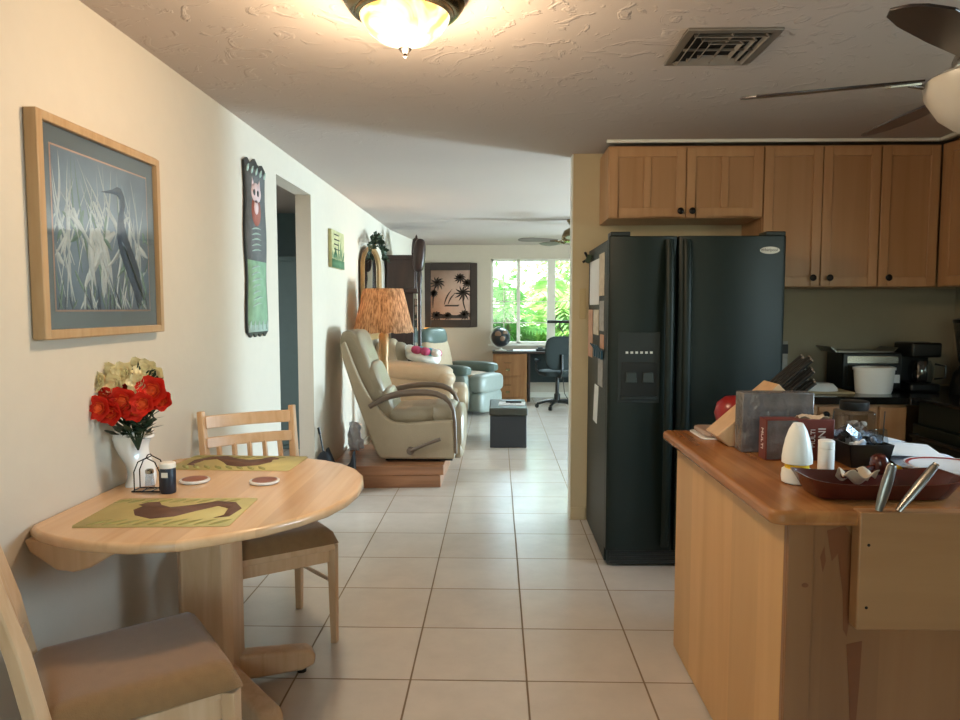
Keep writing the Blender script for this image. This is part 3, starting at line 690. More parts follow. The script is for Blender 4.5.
for k in range(5):
    z = .47+.03*k; q.flat(blade((-.08, z), (.08, z+.012), .01, .008), (.0172, 0, 0), FA, UP, .0005)
q.build('printed_face', ['bannerdark', 'bannergreen', 'bannerpale', 'owlbrown', 'owlpink', 'black'], t, ang=180)

t = thing('small_canvas_picture', (LX, 6.04, 1.765), 0, 'small square cream and green canvas picture hung past the doorway', 'picture')
MB().box(.002, .03, -.235, .235, 0, .31).build('canvas', ['canvas'], t, bevel=.002)
q = MB(); q.mi = 0; q.box(.0302, .031, -.234, .234, .001, .07)
for k in range(12): q.flat(blade((-.2+k*.035, .07), (-.19+k*.035+random.uniform(-.05, .05), random.uniform(.12, .25)), .03), (.0305, 0, 0), FA, UP, .0006)
q.mi = 1
for k in range(4): q.flat([(-.15, .27-k*.04), (.02+.03*(k % 2), .27-k*.04), (.02+.03*(k % 2), .28-k*.04), (-.15, .28-k*.04)], (.0305, 0, 0), FA, UP, .0006)
q.build('print', ['canvasgreen', 'artdark'], t, ang=180)

# mirror standing out slightly from the wall, arched, with ivy garland
t = thing('arched_mirror', (-1.355, 7.05, 0), R(-3), 'tall gilt-framed arched mirror on left wall beyond the small canvas', 'mirror')
def arch(g, z0, z1, w0, w1, n=12):
    c = (w0+w1)/2; r = (w1-w0)/2+g
    return [(w0-g, z0-g), (w1+g, z0-g)] + [(c+r*math.cos(math.pi*i/n), z1+.17*r/.3*math.sin(math.pi*i/n)) for i in range(n+1)]
W = .80
inn = arch(0, 1.16, 1.84, .06, W-.06); ou = arch(.06, 1.16, 1.84, .06, W-.06)
q = MB(); n = len(inn)
vs = [(.0, a, c) for a, c in ou] + [(.0, a, c) for a, c in inn] + [(.045, a, c) for a, c in ou] + [(.03, a, c) for a, c in inn]
fs = []
for i in range(n):
    j = (i+1) % n
    fs += [(i, j, n+j, n+i), (2*n+i, 3*n+i, 3*n+j, 2*n+j), (i, 2*n+i, 2*n+j, j), (n+i, n+j, 3*n+j, 3*n+i)]
q._add(vs, fs); q.build('frame', 'gold', t, bevel=.006)
q = MB(); q.prism(inn, 'x', .004, .014); q.build('mirror_glass', 'mirror', t)
t = thing('ivy_garland', (-1.33, 7.08, 0), R(-3), 'dark green artificial ivy garland draped over the top of the arched mirror', 'garland')
q = MB(); rnd = random.Random(21)
q.tube([(.05, .02, 1.93), (.05, .2, 2.07), (.05, .40, 2.10), (.05, .62, 2.05), (.05, .74, 1.95)], .006, 6)
for k in range(120):
    u = rnd.random(); y = .0+.76*u; z = 1.99+.13*math.sin(math.pi*min(1, u*1.02+.05))+rnd.uniform(-.02, .06) - (.04 if u > .85 else 0)
    c = Vector((rnd.uniform(.035, .08), y, z)); d = Vector((rnd.uniform(0, 1), rnd.uniform(-1, 1), rnd.uniform(-.7, 1))).normalized(); sd = d.cross(Vector((rnd.gauss(0,1), rnd.gauss(0,1), rnd.gauss(0,1)))).normalized()*.022
    q._add([c, c+d*.03+sd, c+d*.065, c+d*.03-sd], [(0,1,2,3)])
q.build('leaves', 'darkleaf', t, ang=180)

# grandfather clock
t = thing('grandfather_clock', (-1.16, 8.95, 0), 0, 'tall dark wood grandfather clock with carved scroll top by the far left corner', 'clock')
MB().box(-.17, .17, -.25, .25, 0, .42).box(-.19, .20, -.27, .27, 0, .08).build('base', 'dark', t, bevel=.01)
MB().box(-.15, .13, -.20, .20, .42, 1.62).build('waist', 'dark', t, bevel=.006)
MB().box(-.185, .16, -.27, .27, 1.62, 2.06).box(-.2, .19, -.29, .29, 2.02, 2.075).box(-.2, .19, -.29, .29, 1.62, 1.67).build('hood', 'dark', t, bevel=.008)
for s in (-1, 1):
    q = MB(); q.tube([(.165, s*.235, 1.67), (.165, s*.235, 1.85), (.165, s*.235, 2.02)], [.022, .018, .022], 12); q.build('column', 'dark', t)
    q = MB(); q.tube([(.15, s*.26, 2.08), (.15, s*.2, 2.11), (.15, s*.12, 2.19), (.15, s*.06, 2.27), (.15, s*.025, 2.26), (.15, s*.035, 2.22)], [.03, .04, .045, .04, .03, .02], 10); q.build('scroll', 'dark', t)
MB().lathe([(.0, 2.07), (.02, 2.08), (.03, 2.14), (.045, 2.2), (.02, 2.26), (.012, 2.33), (0, 2.35)], (.15, 0, 0), 14).build('finial', 'dark', t)
MB().box(.161, .168, -.19, .19, 1.70, 2.0).build('dial', 'bronze', t)
MB().box(.131, .14, -.15, .15, .55, 1.55).build('waist_door', 'ovenglass', t, bevel=.003)
t = thing('carved_post', (-.93, 8.55, 0), 0, 'slim dark standing post with carved top in front of the clock', 'post')
MB().lathe([(.10, 0), (.10, .02), (.03, .05), (.022, .3), (.022, 1.7), (.035, 1.78), (.03, 1.86), (.02, 1.9)], n=16).build('pole', 'dark', t)
MB().puff((0, 0, 2.06), (.15, .16, .40), .7, (0, R(5), 0)).build('carved_top', 'dark', t)

# far wall palm picture
t = thing('framed_palm_print', (-.745, FY, 1.13), 0, 'dark-framed pinkish palm beach picture on the far wall left of window', 'picture')
fx, fz = .43, 1.02
q = MB(); g = .115
q.box(-fx, -fx+g, -.035, -.002, 0, fz); q.box(fx-g, fx, -.035, -.002, 0, fz); q.box(-fx+g, fx-g, -.035, -.002, 0, g); q.box(-fx+g, fx-g, -.035, -.002, fz-g, fz); q.build('frame', 'artframe', t, bevel=.008)
q = MB(); q.mi = 0; q.box(-fx+g, fx-g, -.02, -.012, g, fz-g); q.mi = 1
XA = (1, 0, 0)
def palm2(x, z, r):
    for k in range(11):
        a = k/11*6.28+.2; q.flat(blade((x, z), (x+r*math.cos(a), z+r*math.sin(a)*.9-.03), .028, .012), (0, -.0205, 0), XA, UP, .0006)
def trunk2(x0, z0, x1, z1): q.flat(blade((x0, z0), (x1, z1), .022, .02), (0, -.0205, 0), XA, UP, .0006)
palm2(-.21, .72, .13); trunk2(-.28, .3, -.22, .72); palm2(.2, .56, .15); trunk2(.25, .25, .2, .56); palm2(.15, .80, .10); palm2(-.23, .2, .1); palm2(.22, .22, .1); palm2(-.05, .2, .08); palm2(.27, .72, .09); palm2(-.27, .56, .07)
q.flat([(-.1, .33), (.12, .33), (.15, .36), (.1, .355), (-.08, .355)], (0, -.0205, 0), XA, UP, .0006)
trunk2(-.1, .36, .04, .62); trunk2(-.04, .36, .09, .55); q.flat([(-.28, .14), (.28, .14), (.28, .22), (.1, .19), (-.1, .2), (-.28, .24)], (0, -.0203, 0), XA, UP, .0006)
q.build('print', ['pinkart', 'artdark'], t, ang=180)

# ------------------------------------------------------------------ recliner on wooden platform
t = thing('wooden_platform', (-.83, 5.95, 0), 0, 'low stepped reddish wood platform under the nearest recliner', 'platform')
MB().prism([(-.50, -.42), (.38, -.36), (.40, .50), (-.50, .50)], 'z', 0, .10).build('lower_board', 'platform', t, bevel=.004)
MB().prism([(-.50, -.425), (.405, -.365), (.42, .50), (-.50, .50)], 'z', .101, .178).build('upper_board', 'platform', t, bevel=.004)
t = thing('recliner', (-.865, 6.02, .179), 0, 'taupe leather recliner in side view with wooden lever, nearest of the living room seats', 'recliner')
def rel(pts, x=-.83, z=.179): return [(a-x, c-z) for a, c in pts]
side = rel([(-.915, .20), (-.31, .20), (-.305, .24), (-.318, .52), (-.40, .522), (-.55, .508), (-.707, .495), (-.80, .505), (-.86, .54), (-.918, .604), (-.991, .69), (-1.05, .80), (-1.12, .96), (-1.197, 1.165), (-1.235, 1.13), (-1.225, 1.04), (-1.13, .74), (-1.03, .46), (-.96, .27)])
for y0 in (-.31, .25): MB().prism(side, 'y', y0, y0+.06).build('side_panel', 'taupe', t, bevel=.018, seg=3)
back = rel([(-1.255, 1.20), (-1.23, 1.235), (-1.19, 1.25), (-1.13, 1.235), (-1.08, 1.17), (-1.04, 1.08), (-1.01, 1.0), (-.985, .90), (-.94, .80), (-.89, .72), (-.84, .62), (-.82, .50), (-.95, .40), (-1.05, .58), (-1.14, .80), (-1.21, .99), (-1.255, 1.12)])
bk = MB().prism(back, 'y', -.25, .25).build('backrest', 'taupe2', t, bevel=.045, seg=4)
q = MB(); q.puff(rel([(-1.115, 1.10)])[0][:1] + (0, rel([(-1.115, 1.10)])[0][1]), (.15, .50, .30), .5, (0, R(-20), 0)); q.build('head_pillow', 'taupe2', bk)
q = MB(); c = rel([(-.985, .83)])[0]; q.puff((c[0], 0, c[1]), (.15, .50, .32), .5, (0, R(-22), 0)); q.build('upper_cushion', 'taupe2', bk)
q = MB(); c = rel([(-.885, .63)])[0]; q.puff((c[0], 0, c[1]), (.15, .50, .28), .5, (0, R(-18), 0)); q.build('lumbar_cushion', 'taupe2', bk)
q = MB(); c = rel([(-.66, .545)])[0]; q.puff((c[0], 0, c[1]), (.46, .53, .17), .45, (0, R(-4), 0)); q.puff((c[0]+.25, 0, c[1]+.012), (.26, .53, .18), .6, (0, R(6), 0)); q.build('seat_cushion', 'taupe2', t)
q = MB(); c = rel([(-.295, .42)])[0]; q.puff((c[0], 0, c[1]), (.14, .52, .40), .5); c = rel([(-.285, .28)])[0]; q.puff((c[0]-.01, 0, c[1]), (.11, .52, .20), .5); q.build('footrest', 'taupe2', t)
MB().box(*[v for v in (rel([(-.88, 0)])[0][0], rel([(-.33, 0)])[0][0])], -.25, .25, .0, .24).build('base_frame', 'darkfabric', t)
armp = [(-1.00, .63), (-.93, .675), (-.86, .71), (-.75, .738), (-.632, .748), (-.53, .748), (-.453, .736), (-.39, .71), (-.345, .665), (-.318, .60), (-.305, .50), (-.30, .38), (-.298, .25)]
for yy in (-.30, .30):
    q = MB(); q.tube([(a, yy, c) for a, c in rel(armp)], [.03, .033, .036, .037, .037, .036, .034, .031, .026, .021, .018, .016, .015], 12, flat=.75); q.build('armrest', 'armleather', t)
q = MB(); a, c = rel([(-.665, .275)])[0], rel([(-.42, .375)])[0]
q.cyl((a[0], -.312, a[1]), (a[0], -.345, a[1]), .032); q.tube([(a[0], -.338, a[1]), ((a[0]+c[0])/2, -.345, (a[1]+c[1])/2+.004), (c[0], -.345, c[1])], [.016, .013, .016], 10)
q.build('lever', 'armleather', t)

# items by the wall behind the recliner
t = thing('folded_umbrella', (-1.325, 5.28, 0), R(0), 'black folded umbrella leaning on left wall behind the table', 'umbrella')
q = MB()
q.tube([(.05, -.02, .02), (.03, 0, .26), (-.015, .02, .48)], [.006, .006, .006], 8); q.tube([(-.015, .02, .48), (-.025, .02, .53)], .010, 8)
q.build('shaft', 'black', t)
q = MB(); q.lathe([(.012, 0.03), (.035, .12), (.055, .30), (.03, .34), (.01, .35)], (.02, 0, 0), 10); q.build('canopy', 'darkfabric', t)
t = thing('cloth_bag', (-1.20, 5.40, 0), R(0), 'dark pointed cloth bag on floor beside the platform', 'bag')
q = MB(); q.prism([(-.10, .0), (.09, .0), (.11, .10), (.10, .34), (.075, .25), (.03, .20), (-.01, .17), (-.06, .24), (-.11, .36), (-.115, .12)], 'y', -.05, .05); q.build('body', 'darkfabric', t, bevel=.012)
t = thing('folded_blanket', (-1.27, 6.25, .179), 0, 'crumpled white and blue cloth in gap between recliner and wall', 'blanket')
q = MB(); rnd = random.Random(3)
q.puff((0, 0, .12), (.11, .24, .22), .8, (0, 0, .3), 36, 24, .10); q.puff((.02, -.05, .06), (.10, .16, .12), .8, (.2, .2, 1), 30, 16, .12)
fo = q.build('folds', 'clothblue', t, ang=180)
tx = bpy.data.textures.new('crumple', 'CLOUDS'); tx.noise_scale = .06; dm = fo.modifiers.new('crumple', 'DISPLACE'); dm.texture = tx; dm.strength = .09; dm.mid_level = .6

# floor lamp
t = thing('floor_lamp', (-1.085, 6.78, 0), 0, 'floor lamp with wide raffia shade glowing orange behind the recliner', 'lamp')
MB().lathe([(.15, 0), (.15, .02), (.06, .05), (.04, .07)], n=28).build('base', 'oak', t)
MB().lathe([(.045, .06), (.05, .4), (.042, .45), (.05, .5), (.05, .9), (.04, .95), (.05, 1.0), (.047, 1.17), (.03, 1.2), (.012, 1.22), (.012, 1.5)], n=16).build('pole', 'gold', t)
q = MB(); n = 90; vs = []
for z, r_ in ((1.20, .287), (1.30, .262), (1.45, .228), (1.615, .187)):
    for j in range(n):
        a = 2*math.pi*j/n; rr = r_*(1+.012*(j % 2)); vs.append((rr*math.cos(a), rr*math.sin(a), z + (random.uniform(-.006, .006) if z in (1.20,) else 0)))
q._add(vs, [(i*n+j, i*n+(j+1) % n, (i+1)*n+(j+1) % n, (i+1)*n+j) for i in range(3) for j in range(n)])
q.build('lamp_shade', 'raffia', t, ang=180)
q = MB(); q.puff((0, 0, 1.40), (.06, .06, .10), 1.0); q.build('bulb', emit('lit_bulb', '#ffd9a0', 6), t)

# love seat
t = thing('beige_recliner_sofa', (-.81, 7.75, 0), R(4), 'beige leather sofa seat with padded arm behind the floor lamp', 'sofa')
MB().box(-.42, .32, -.28, .62, .04, .40).build('base', 'beige', t, bevel=.03, seg=3)
q = MB(); q.puff((-.04, -.30, .40), (.74, .26, .74), .28); q.build('arm_body', 'beige', t)
q = MB(); q.puff((-.05, -.30, .765), (.76, .31, .20), .55, (0, R(5), 0)); q.puff((.22, -.30, .70), (.26, .30, .2), .7, (0, R(30), 0)); q.build('arm_pad', 'beige', t)
q = MB(); q.puff((-.36, .16, .78), (.26, .66, .62), .45, (0, R(-10), 0)); q.build('backrest', 'beige', t)
q = MB(); q.puff((-.31, .16, .92), (.30, .60, .26), .7, (0, R(-10), 0)); q.build('head_cushion', 'taupe2', t)
q = MB(); q.puff((.10, .17, .46), (.72, .66, .24), .4); q.build('seat_cushion', 'beige', t)
q = MB(); q.puff((.40, .17, .42), (.20, .64, .34), .5); q.puff((.41, .17, .2), (.16, .64, .28), .5); q.build('footrest', 'beige', t)
t = thing('throw_pillow', (-.80, 7.70, .915), R(15), 'printed throw pillow in pink, white and turquoise on the beige sofa', 'pillow')
q = MB(); q.mi = 0; q.puff((0, .05, .0), (.40, .32, .17), .7, (0, R(12), 0))
for k, (x, y, m_) in enumerate([(-.08, -.03, 1), (.05, .0, 2), (.12, .02, 1), (-.02, .05, 2), (-.13, .03, 0), (.10, -.05, 0), (.0, -.05, 1), (.07, .08, 1)]):
    q.mi = m_; q.puff((x*1.15, y-.08, .055-x*.2), (.12, .14, .09), .9, (0, R(12), 0), 10, 6)
q.build('cover', ['white', 'pinkcloth', 'teacloth'], t)
t = thing('blue_spray_bottle', (-.56, 7.50, .80), 0, 'small bright blue plastic bottle on the end of the sofa arm', 'bottle')
t.location = (-.60, 7.98, .60)
MB().lathe([(.02, 0), (.035, .01), (.037, .09), (.02, .11), (.012, .115)], n=16).build('body', 'bluecap', t)
MB().lathe([(.014, .115), (.014, .14), (.01, .142)], n=12).build('cap', 'white', t)

# far recliner, turned to the room
t = thing('green_grey_recliner', (-.55, 9.85, 0), R(-28), 'grey-green leather recliner with beige back in the far left corner', 'recliner')
MB().box(-.35, .40, -.30, .30, .05, .40).build('base', 'sage', t, bevel=.03, seg=3)
q = MB(); q.puff((-.38, 0, .66), (.30, .62, .72), .42, (0, R(-12), 0)); q.build('backrest', 'beige', t)
q = MB(); q.puff((-.44, 0, 1.02), (.30, .58, .26), .55, (0, R(-12), 0)); q.build('headrest', 'sagedark', t)
q = MB(); q.puff((.05, 0, .45), (.72, .58, .22), .4); q.build('seat_cushion', 'beige', t)
q = MB(); q.puff((.46, 0, .42), (.26, .68, .26), .5); q.puff((.46, 0, .18), (.22, .64, .30), .45); q.build('footrest', 'sage', t)
for s in (-1, 1):
    q = MB(); q.puff((.0, s*.38, .30), (.78, .16, .54), .3); q.build('arm_body', 'sage', t)
    q = MB(); q.puff((.02, s*.38, .60), (.80, .21, .15), .5); q.build('arm_pad', 'sagedark', t)

t = thing('side_table', (-1.0, 10.85, 0), 0, 'small side table in far left corner carrying the yellow lamp', 'table')
MB().lathe([(.17, .66), (.17, .69)], n=24).build('tabletop', 'dark', t)
MB().lathe([(.14, 0), (.05, .04), (.03, .3), (.03, .66)], n=16).build('pedestal', 'dark', t)
t = thing('yellow_table_lamp', (-1.0, 10.85, .691), 0, 'small glowing yellow lamp peeking above the far recliner headrest', 'lamp')
MB().lathe([(.06, 0), (.06, .015), (.02, .05), (.035, .12), (.015, .22), (.012, .28)], n=16).build('base', 'gold', t)
q = MB(); q.lathe([(.14, .26), (.12, .33), (.11, .44)], n=24, close=False); q.build('lamp_shade', 'yellowshade', t)

# ottoman
t = thing('storage_ottoman', (.12, 7.22, 0), 0, 'dark slate box ottoman with lid standing on floor of the living room', 'ottoman')
MB().box(-.19, .185, 0, .72, 0, .33).build('box', 'slate', t, bevel=.006)
MB().box(-.197, .195, -.008, .73, .332, .41).build('lid', 'darktop', t, bevel=.014, seg=3)
t = thing('magazine', (.16, 7.55, .4105), R(-4), 'white printed magazine lying on the ottoman lid', 'magazine')
MB().box(-.14, .14, -.11, .13, 0, .006).build('pages', 'paper', t)
q = MB(); q.box(-.1, .05, -.07, -.03, .0061, .0066); q.box(-.02, .1, .0, .05, .0061, .0066); q.build('cover_print', 'greypaper', t)
t = tag(MB().box(-.085, .085, -.03, .03, 0, .02).build('remote_control', 'black', None, bevel=.006), 'black remote control lying across the magazine on the ottoman', 'remote control'); t.location = (.18, 7.62, .4175)

# filing cabinet, desk, chair, globe, lamp
t = thing('filing_cabinet', (.19, 10.86, 0), 0, 'golden oak two-drawer filing cabinet under the far window', 'cabinet')
MB().box(-.25, .27, 0, .50, 0, .735).build('body', 'oak', t, bevel=.004)
for z0 in (.06, .40):
    d = MB().box(-.225, .175, -.018, -.001, z0, z0+.31).build('drawer', 'oak', t, bevel=.006)
    q = MB(); q.tube([(-.075, -.018, z0+.20), (-.075, -.04, z0+.20), (.025, -.04, z0+.20), (.025, -.018, z0+.20)], .005, 8); q.build('handle', 'bronze', d)
    MB().box(-.055, .005, -.024, -.0185, z0+.07, z0+.11).build('label_holder', 'bronze', d, bevel=.002)
t = thing('desk', (1.35, 10.86, 0), 0, 'dark office desk below the far window beside the filing cabinet', 'desk')
MB().box(-1.42, 1.0, -.02, .50, .74, .77).build('desktop', 'dark', t, bevel=.004)
MB().box(-.88, 1.0, .2, .22, .28, .739).build('modesty_panel', 'office', t)
for x in (-.87, .96): MB().box(x, x+.03, .0, .48, 0, .739).build('side_panel', 'dark', t)
t = thing('globe', (.06, 11.08, .771), 0, 'dark desk globe on white stand on left end of desk', 'globe')
MB().lathe([(.09, 0), (.09, .012), (.03, .02), (.012, .05)], n=24).build('base', 'white', t)
q = MB(); q.tube([(.17*math.cos(a), 0, .21+.17*math.sin(a)) for a in [R(-90+i*-18) for i in range(11)]], .007, 8); q.build('meridian', 'white', t)
q = MB(); q.puff((0, 0, .21), (.30, .30, .30), 1.0, nu=32, nv=18); gl = q.build('ball', 'globe', t)
q = MB()
for a, e, s_ in ((-1.9, .35, .07), (-1.4, -.1, .055), (-1.0, .5, .06)):
    c = Vector((math.cos(a)*math.cos(e), math.sin(a)*math.cos(e), math.sin(e)))*.143; q.puff((c.x, c.y, c.z+.21), (s_*1.5, .03, s_*1.5), 1.0, (0, 0, a+1.57), 12, 8)
q.build('land', 'globeland', gl)
tag(MB().box(.25, .60, 10.95, 11.2, .771, .785).build('paper_stack', 'paper', None, bevel=.002), 'flat pile of white papers on desk beside the globe', 'papers')
t = thing('desk_phone', (.72, 11.05, .771), 0, 'low dark device with buttons in the middle of the desk', 'telephone')
MB().box(-.11, .17, -.08, .08, 0, .035).build('body', 'fridgetrim', t, bevel=.006)
MB().box(-.09, -.01, -.06, .06, .036, .06).build('handset', 'black', t, bevel=.006)
t = thing('desk_lamp', (1.00, 11.12, .771), 0, 'black desk lamp with long horizontal head in front of window', 'lamp')
MB().lathe([(.09, 0), (.09, .02), (.03, .03)], n=24).build('base', 'black', t)
q = MB(); q.tube([(0, 0, .02), (.01, 0, .15), (.05, 0, .25), (-.02, -.02, .36), (-.03, -.03, .43)], .009, 8); q.build('arm', 'black', t)
MB().box(-.22, .18, -.07, .01, .43, .475).build('lamp_head', 'black', t, bevel=.012)
t = thing('office_chair', (.87, 10.15, 0), R(12), 'black five-wheeled office chair in front of the desk', 'chair')
MB().puff((0, .1, .50), (.46, .44, .10), .45).build('seat', 'office', t)
q = MB(); q.puff((0, -.14, .80), (.46, .08, .48), .55); q.build('backrest', 'office', t)
MB().tube([(0, .08, .45), (0, -.12, .46), (0, -.20, .55), (0, -.19, .78)], .02, 8).build('back_bar', 'black', t)
MB().lathe([(.04, .08), (.045, .2), (.028, .22), (.028, .46)], (0, .02, 0), 14).build('gas_column', 'black', t)
for s in (-1, 1):
    MB().tube([(s*.23, .15, .50), (s*.28, .15, .55), (s*.28, .14, .68), (s*.28, .0, .69), (s*.28, .2, .69)], .016, 8).build('armrest', 'black', t)
for k in range(5):
    a = R(18+72*k); c, s = math.cos(a), math.sin(a)
    l_ = MB().tube([(0, .02, .10), (c*.15, .02+s*.15, .10), (c*.29, .02+s*.29, .065)], [.03, .024, .016], 8).build('leg', 'black', t)
    MB().cyl((c*.29-s*.02, .02+s*.29+c*.02, .03), (c*.29+s*.02, .02+s*.29-c*.02, .03), .029, n=14).build('caster', 'black', l_)
tag(MB().tube([(1.0, 10.9, .5), (1.02, 10.7, .15), (1.1, 10.55, .006), (1.35, 10.5, .006), (1.6, 10.7, .006)], .006, 6).build('power_cord', 'cord'), 'thin black cord hanging under the desk onto floor', 'cord')
# side room glimpse
t = thing('tall_teal_locker', (-2.4, 7.1, 0), 0, 'dim teal cupboard seen through the doorway in left wall', 'cupboard')
MB().box(-.8, .6, 0, .45, 0, 1.95).build('body', 'teal', t, bevel=.01)
for s in (0, 1): MB().box(-.78+s*.69, -.11+s*.69, -.02, -.001, .05, 1.9).build('door', 'teal', t, bevel=.006)

# ------------------------------------------------------------------ fans, lights, vent
def fan(name, loc, lab, R0, angs, blade_m, housing, light, n=5, pitch=14, rod=.22):
    t = thing(name, loc, 0, lab, 'fan')
    MB().lathe([(.07, H-loc[2]-.001), (.07, H-loc[2]-.02), (.03, H-loc[2]-.07)], n=24).build('canopy', housing, t)
    MB().cyl((0, 0, .05), (0, 0, H-loc[2]-.05), .012, n=10).build('downrod', housing, t)
    MB().lathe([(.02, -.02), (.10, -.015), (.125, .02), (.125, .05), (.10, .11), (.05, .14), (.02, .15)], n=28).build('motor', housing, t)
    for a in [R(v) for v in angs]:
        # blade outline along +x
        w = R0*.105
        poly = [(R0*.28, -w*.45), (R0*.36, -w*.7), (R0*.55, -w*1.0), (R0*.78, -w*1.2), (R0*.90, -w*1.1), (R0*.97, -w*.75), (R0, -w*.1), (R0*.99, w*.4), (R0*.93, w*.95), (R0*.78, w*1.15), (R0*.55, w*1.0), (R0*.36, w*.7), (R0*.28, w*.45)]
        q = MB(); q.prism(poly, 'z', -.003, .003); o = q.build('blade', blade_m, t, bevel=.001)
        o.rotation_euler = (Matrix.Rotation(a, 3, 'Z') @ Matrix.Rotation(R(pitch), 3, 'X')).to_euler(); o.location = (0, 0, .0)
        q = MB(); q.tube([(.09, 0, .01), (R0*.2, 0, -.0), (R0*.27, 0, -.018), (R0*.33, 0, -.008)], [.012, .014, .018, .016], 8, flat=.45); q.prism([(R0*.29, -.03), (R0*.4, -.018), (R0*.42, 0), (R0*.4, .018), (R0*.29, .03)], 'z', -.011, -.005)
        q.build('blade_arm', housing, o)
    if light:
        MB().lathe([(.10, -.005), (.11, -.022), (.06, -.04)], n=28).build('light_fitter', housing, t)
        MB().lathe([(.18, -.0), (.197, -.012), (.192, -.05), (.155, -.11), (.11, -.148), (.05, -.168), (0.001, -.172)], n=36).build('glass_bowl', 'frost', t)
    return t
fan('ceiling_fan', (1.45, 2.13, 2.10), 'dark-bladed kitchen ceiling fan with white glass bowl at upper right', .71, (161, 90, 18, 300, 222), 'fanwood', 'chrome', True, pitch=-13)
fan('ceiling_fan', (.86, 8.2, 2.20), 'smaller nickel ceiling fan in the living room by the far window', .64, (192, 264, 336, 48, 120), 'darkfan', 'bronze', False, pitch=10)
t = thing('ceiling_light', (-.30, 2.37, H), 0, 'glowing flush-mount dome light with bronze rim on the kitchen ceiling', 'light')
MB().lathe([(.10, -.001), (.175, -.006), (.190, -.014), (.194, -.028), (.182, -.036), (.184, -.044), (.172, -.056), (.160, -.058), (.158, -.066), (.146, -.070), (.142, -.05), (.1, -.02)], n=40, close=False).build('rim', 'bronze', t)
MB().lathe([(.146, -.060), (.143, -.078), (.122, -.112), (.088, -.138), (.055, -.150), (.03, -.158), (.018, -.17), (.001, -.172)], n=40, close=False).build('glass_bowl', 'lampglass', t)
MB().lathe([(.001, -.165), (.022, -.170), (.012, -.182), (.006, -.186), (.009, -.194), (.001, -.20)], n=16, close=False).build('finial', 'knob', t)
t = thing('ceiling_vent', (.86, 2.85, H), 0, 'square grey metal air vent on kitchen ceiling left of fan', 'vent')
q = MB(); a_, c_ = .172, .19
for d0, d1, z in ((0, .03, -.010),):
    q.box(-a_, a_, -c_, -c_+.03, z, -.001); q.box(-a_, a_, c_-.03, c_, z, -.001); q.box(-a_, -a_+.03, -c_+.03, c_-.03, z, -.001); q.box(a_-.03, a_, -c_+.03, c_-.03, z, -.001)
q.build('frame', 'ventgrey', t, bevel=.002)
MB().box(-a_+.03, a_-.03, -c_+.03, c_-.03, -.004, -.0015).build('duct', 'ventdark', t)
for k in range(3):
    g = .045+.035*k; aa, cc = a_-g, c_-g; q = MB()
    for sgn in (-1, 1):
        q.obox((0, sgn*cc, -.014), (2*aa+.02, .003, .016), (R(sgn*35), 0, 0)); q.obox((sgn*aa, 0, -.014), (.003, 2*cc+.02, .016), (0, R(-sgn*35), 0))
    q.build('louver', 'ventgrey', t)
q = MB(); q.box(-.003, .003, -c_+.03, c_-.03, -.016, -.008); q.box(-a_+.03, a_-.03, -.003, .003, -.016, -.008); q.build('cross_bar', 'ventgrey', t)

# ------------------------------------------------------------------ refrigerator
t = thing('refrigerator', (1.066, 3.835, 0), 0, 'black side-by-side refrigerator with ice dispenser against kitchen wall', 'refrigerator')
MB().box(-.467, .467, .065, .85, .02, 1.80).build('body', 'fridge', t, bevel=.006)
def doorp(x0, x1, name):
    return MB().prism([(x0, .06), (x0, .012), (x0+.02, 0), (x1-.02, 0), (x1, .012), (x1, .06)], 'z', .10, 1.812).build(name, 'fridge', t, bevel=.004)
dl = doorp(-.468, -.106, 'door'); dr = doorp(-.099, .468, 'door')
for x, par in ((-.150, dl), (-.058, dr)):
    q = MB(); q.tube([(x, -.002, .13), (x, -.022, .20), (x, -.036, .55), (x, -.040, 1.0), (x, -.036, 1.45), (x, -.020, 1.72), (x, -.002, 1.79)], .024, 10, flat=.6); q.build('handle', 'fridge', par)
q = MB(); q.box(-.415, -.19, -.004, .0, .92, 1.30); q.build('dispenser', 'dispenser', dl, bevel=.002)
q = MB(); q.box(-.398, -.205, -.007, -.0045, .945, 1.14); q.build('dispenser_recess', 'black', dl, bevel=.002)
for x in (-.375, -.285):
    q = MB(); q.prism([(x, 1.03), (x+.06, 1.03), (x+.055, 1.085), (x+.005, 1.085)], 'y', -.02, -.0075); q.build('ice_cradle', 'dispgrey', dl, bevel=.003)
q = MB()
for k in range(6): q.box(-.375+.026*k, -.361+.026*k, -.0065, -.0045, 1.185, 1.197)
q.build('buttons', 'badge', dl)
MB().box(-.398, -.205, -.02, -.0075, .940, .955).build('drip_tray', 'fridgetrim', dl, bevel=.002)
q = MB(); q.flat(ell(.378, 1.735, .052, .019, 32), (0, -.0005, 0), XA, UP, .003); bd = q.build('badge', 'badge', dr)
text('badge_lettering', 'Whirlpool', .021, 'ink', bd, (.374, -.0042, 1.736), (R(90), 0, 0))
q = MB(); q.box(-.455, .455, .03, .06, .015, .095)
for k in range(3): q.box(-.44, .44, .022, .032, .028+.022*k, .038+.022*k)
q.build('toe_grille', 'fridgetrim', t, bevel=.002)
for x in (-.43, .39): MB().box(x-.03, x+.075, .01, .12, 1.812, 1.836).build('hinge_cover', 'fridgetrim', t, bevel=.005)
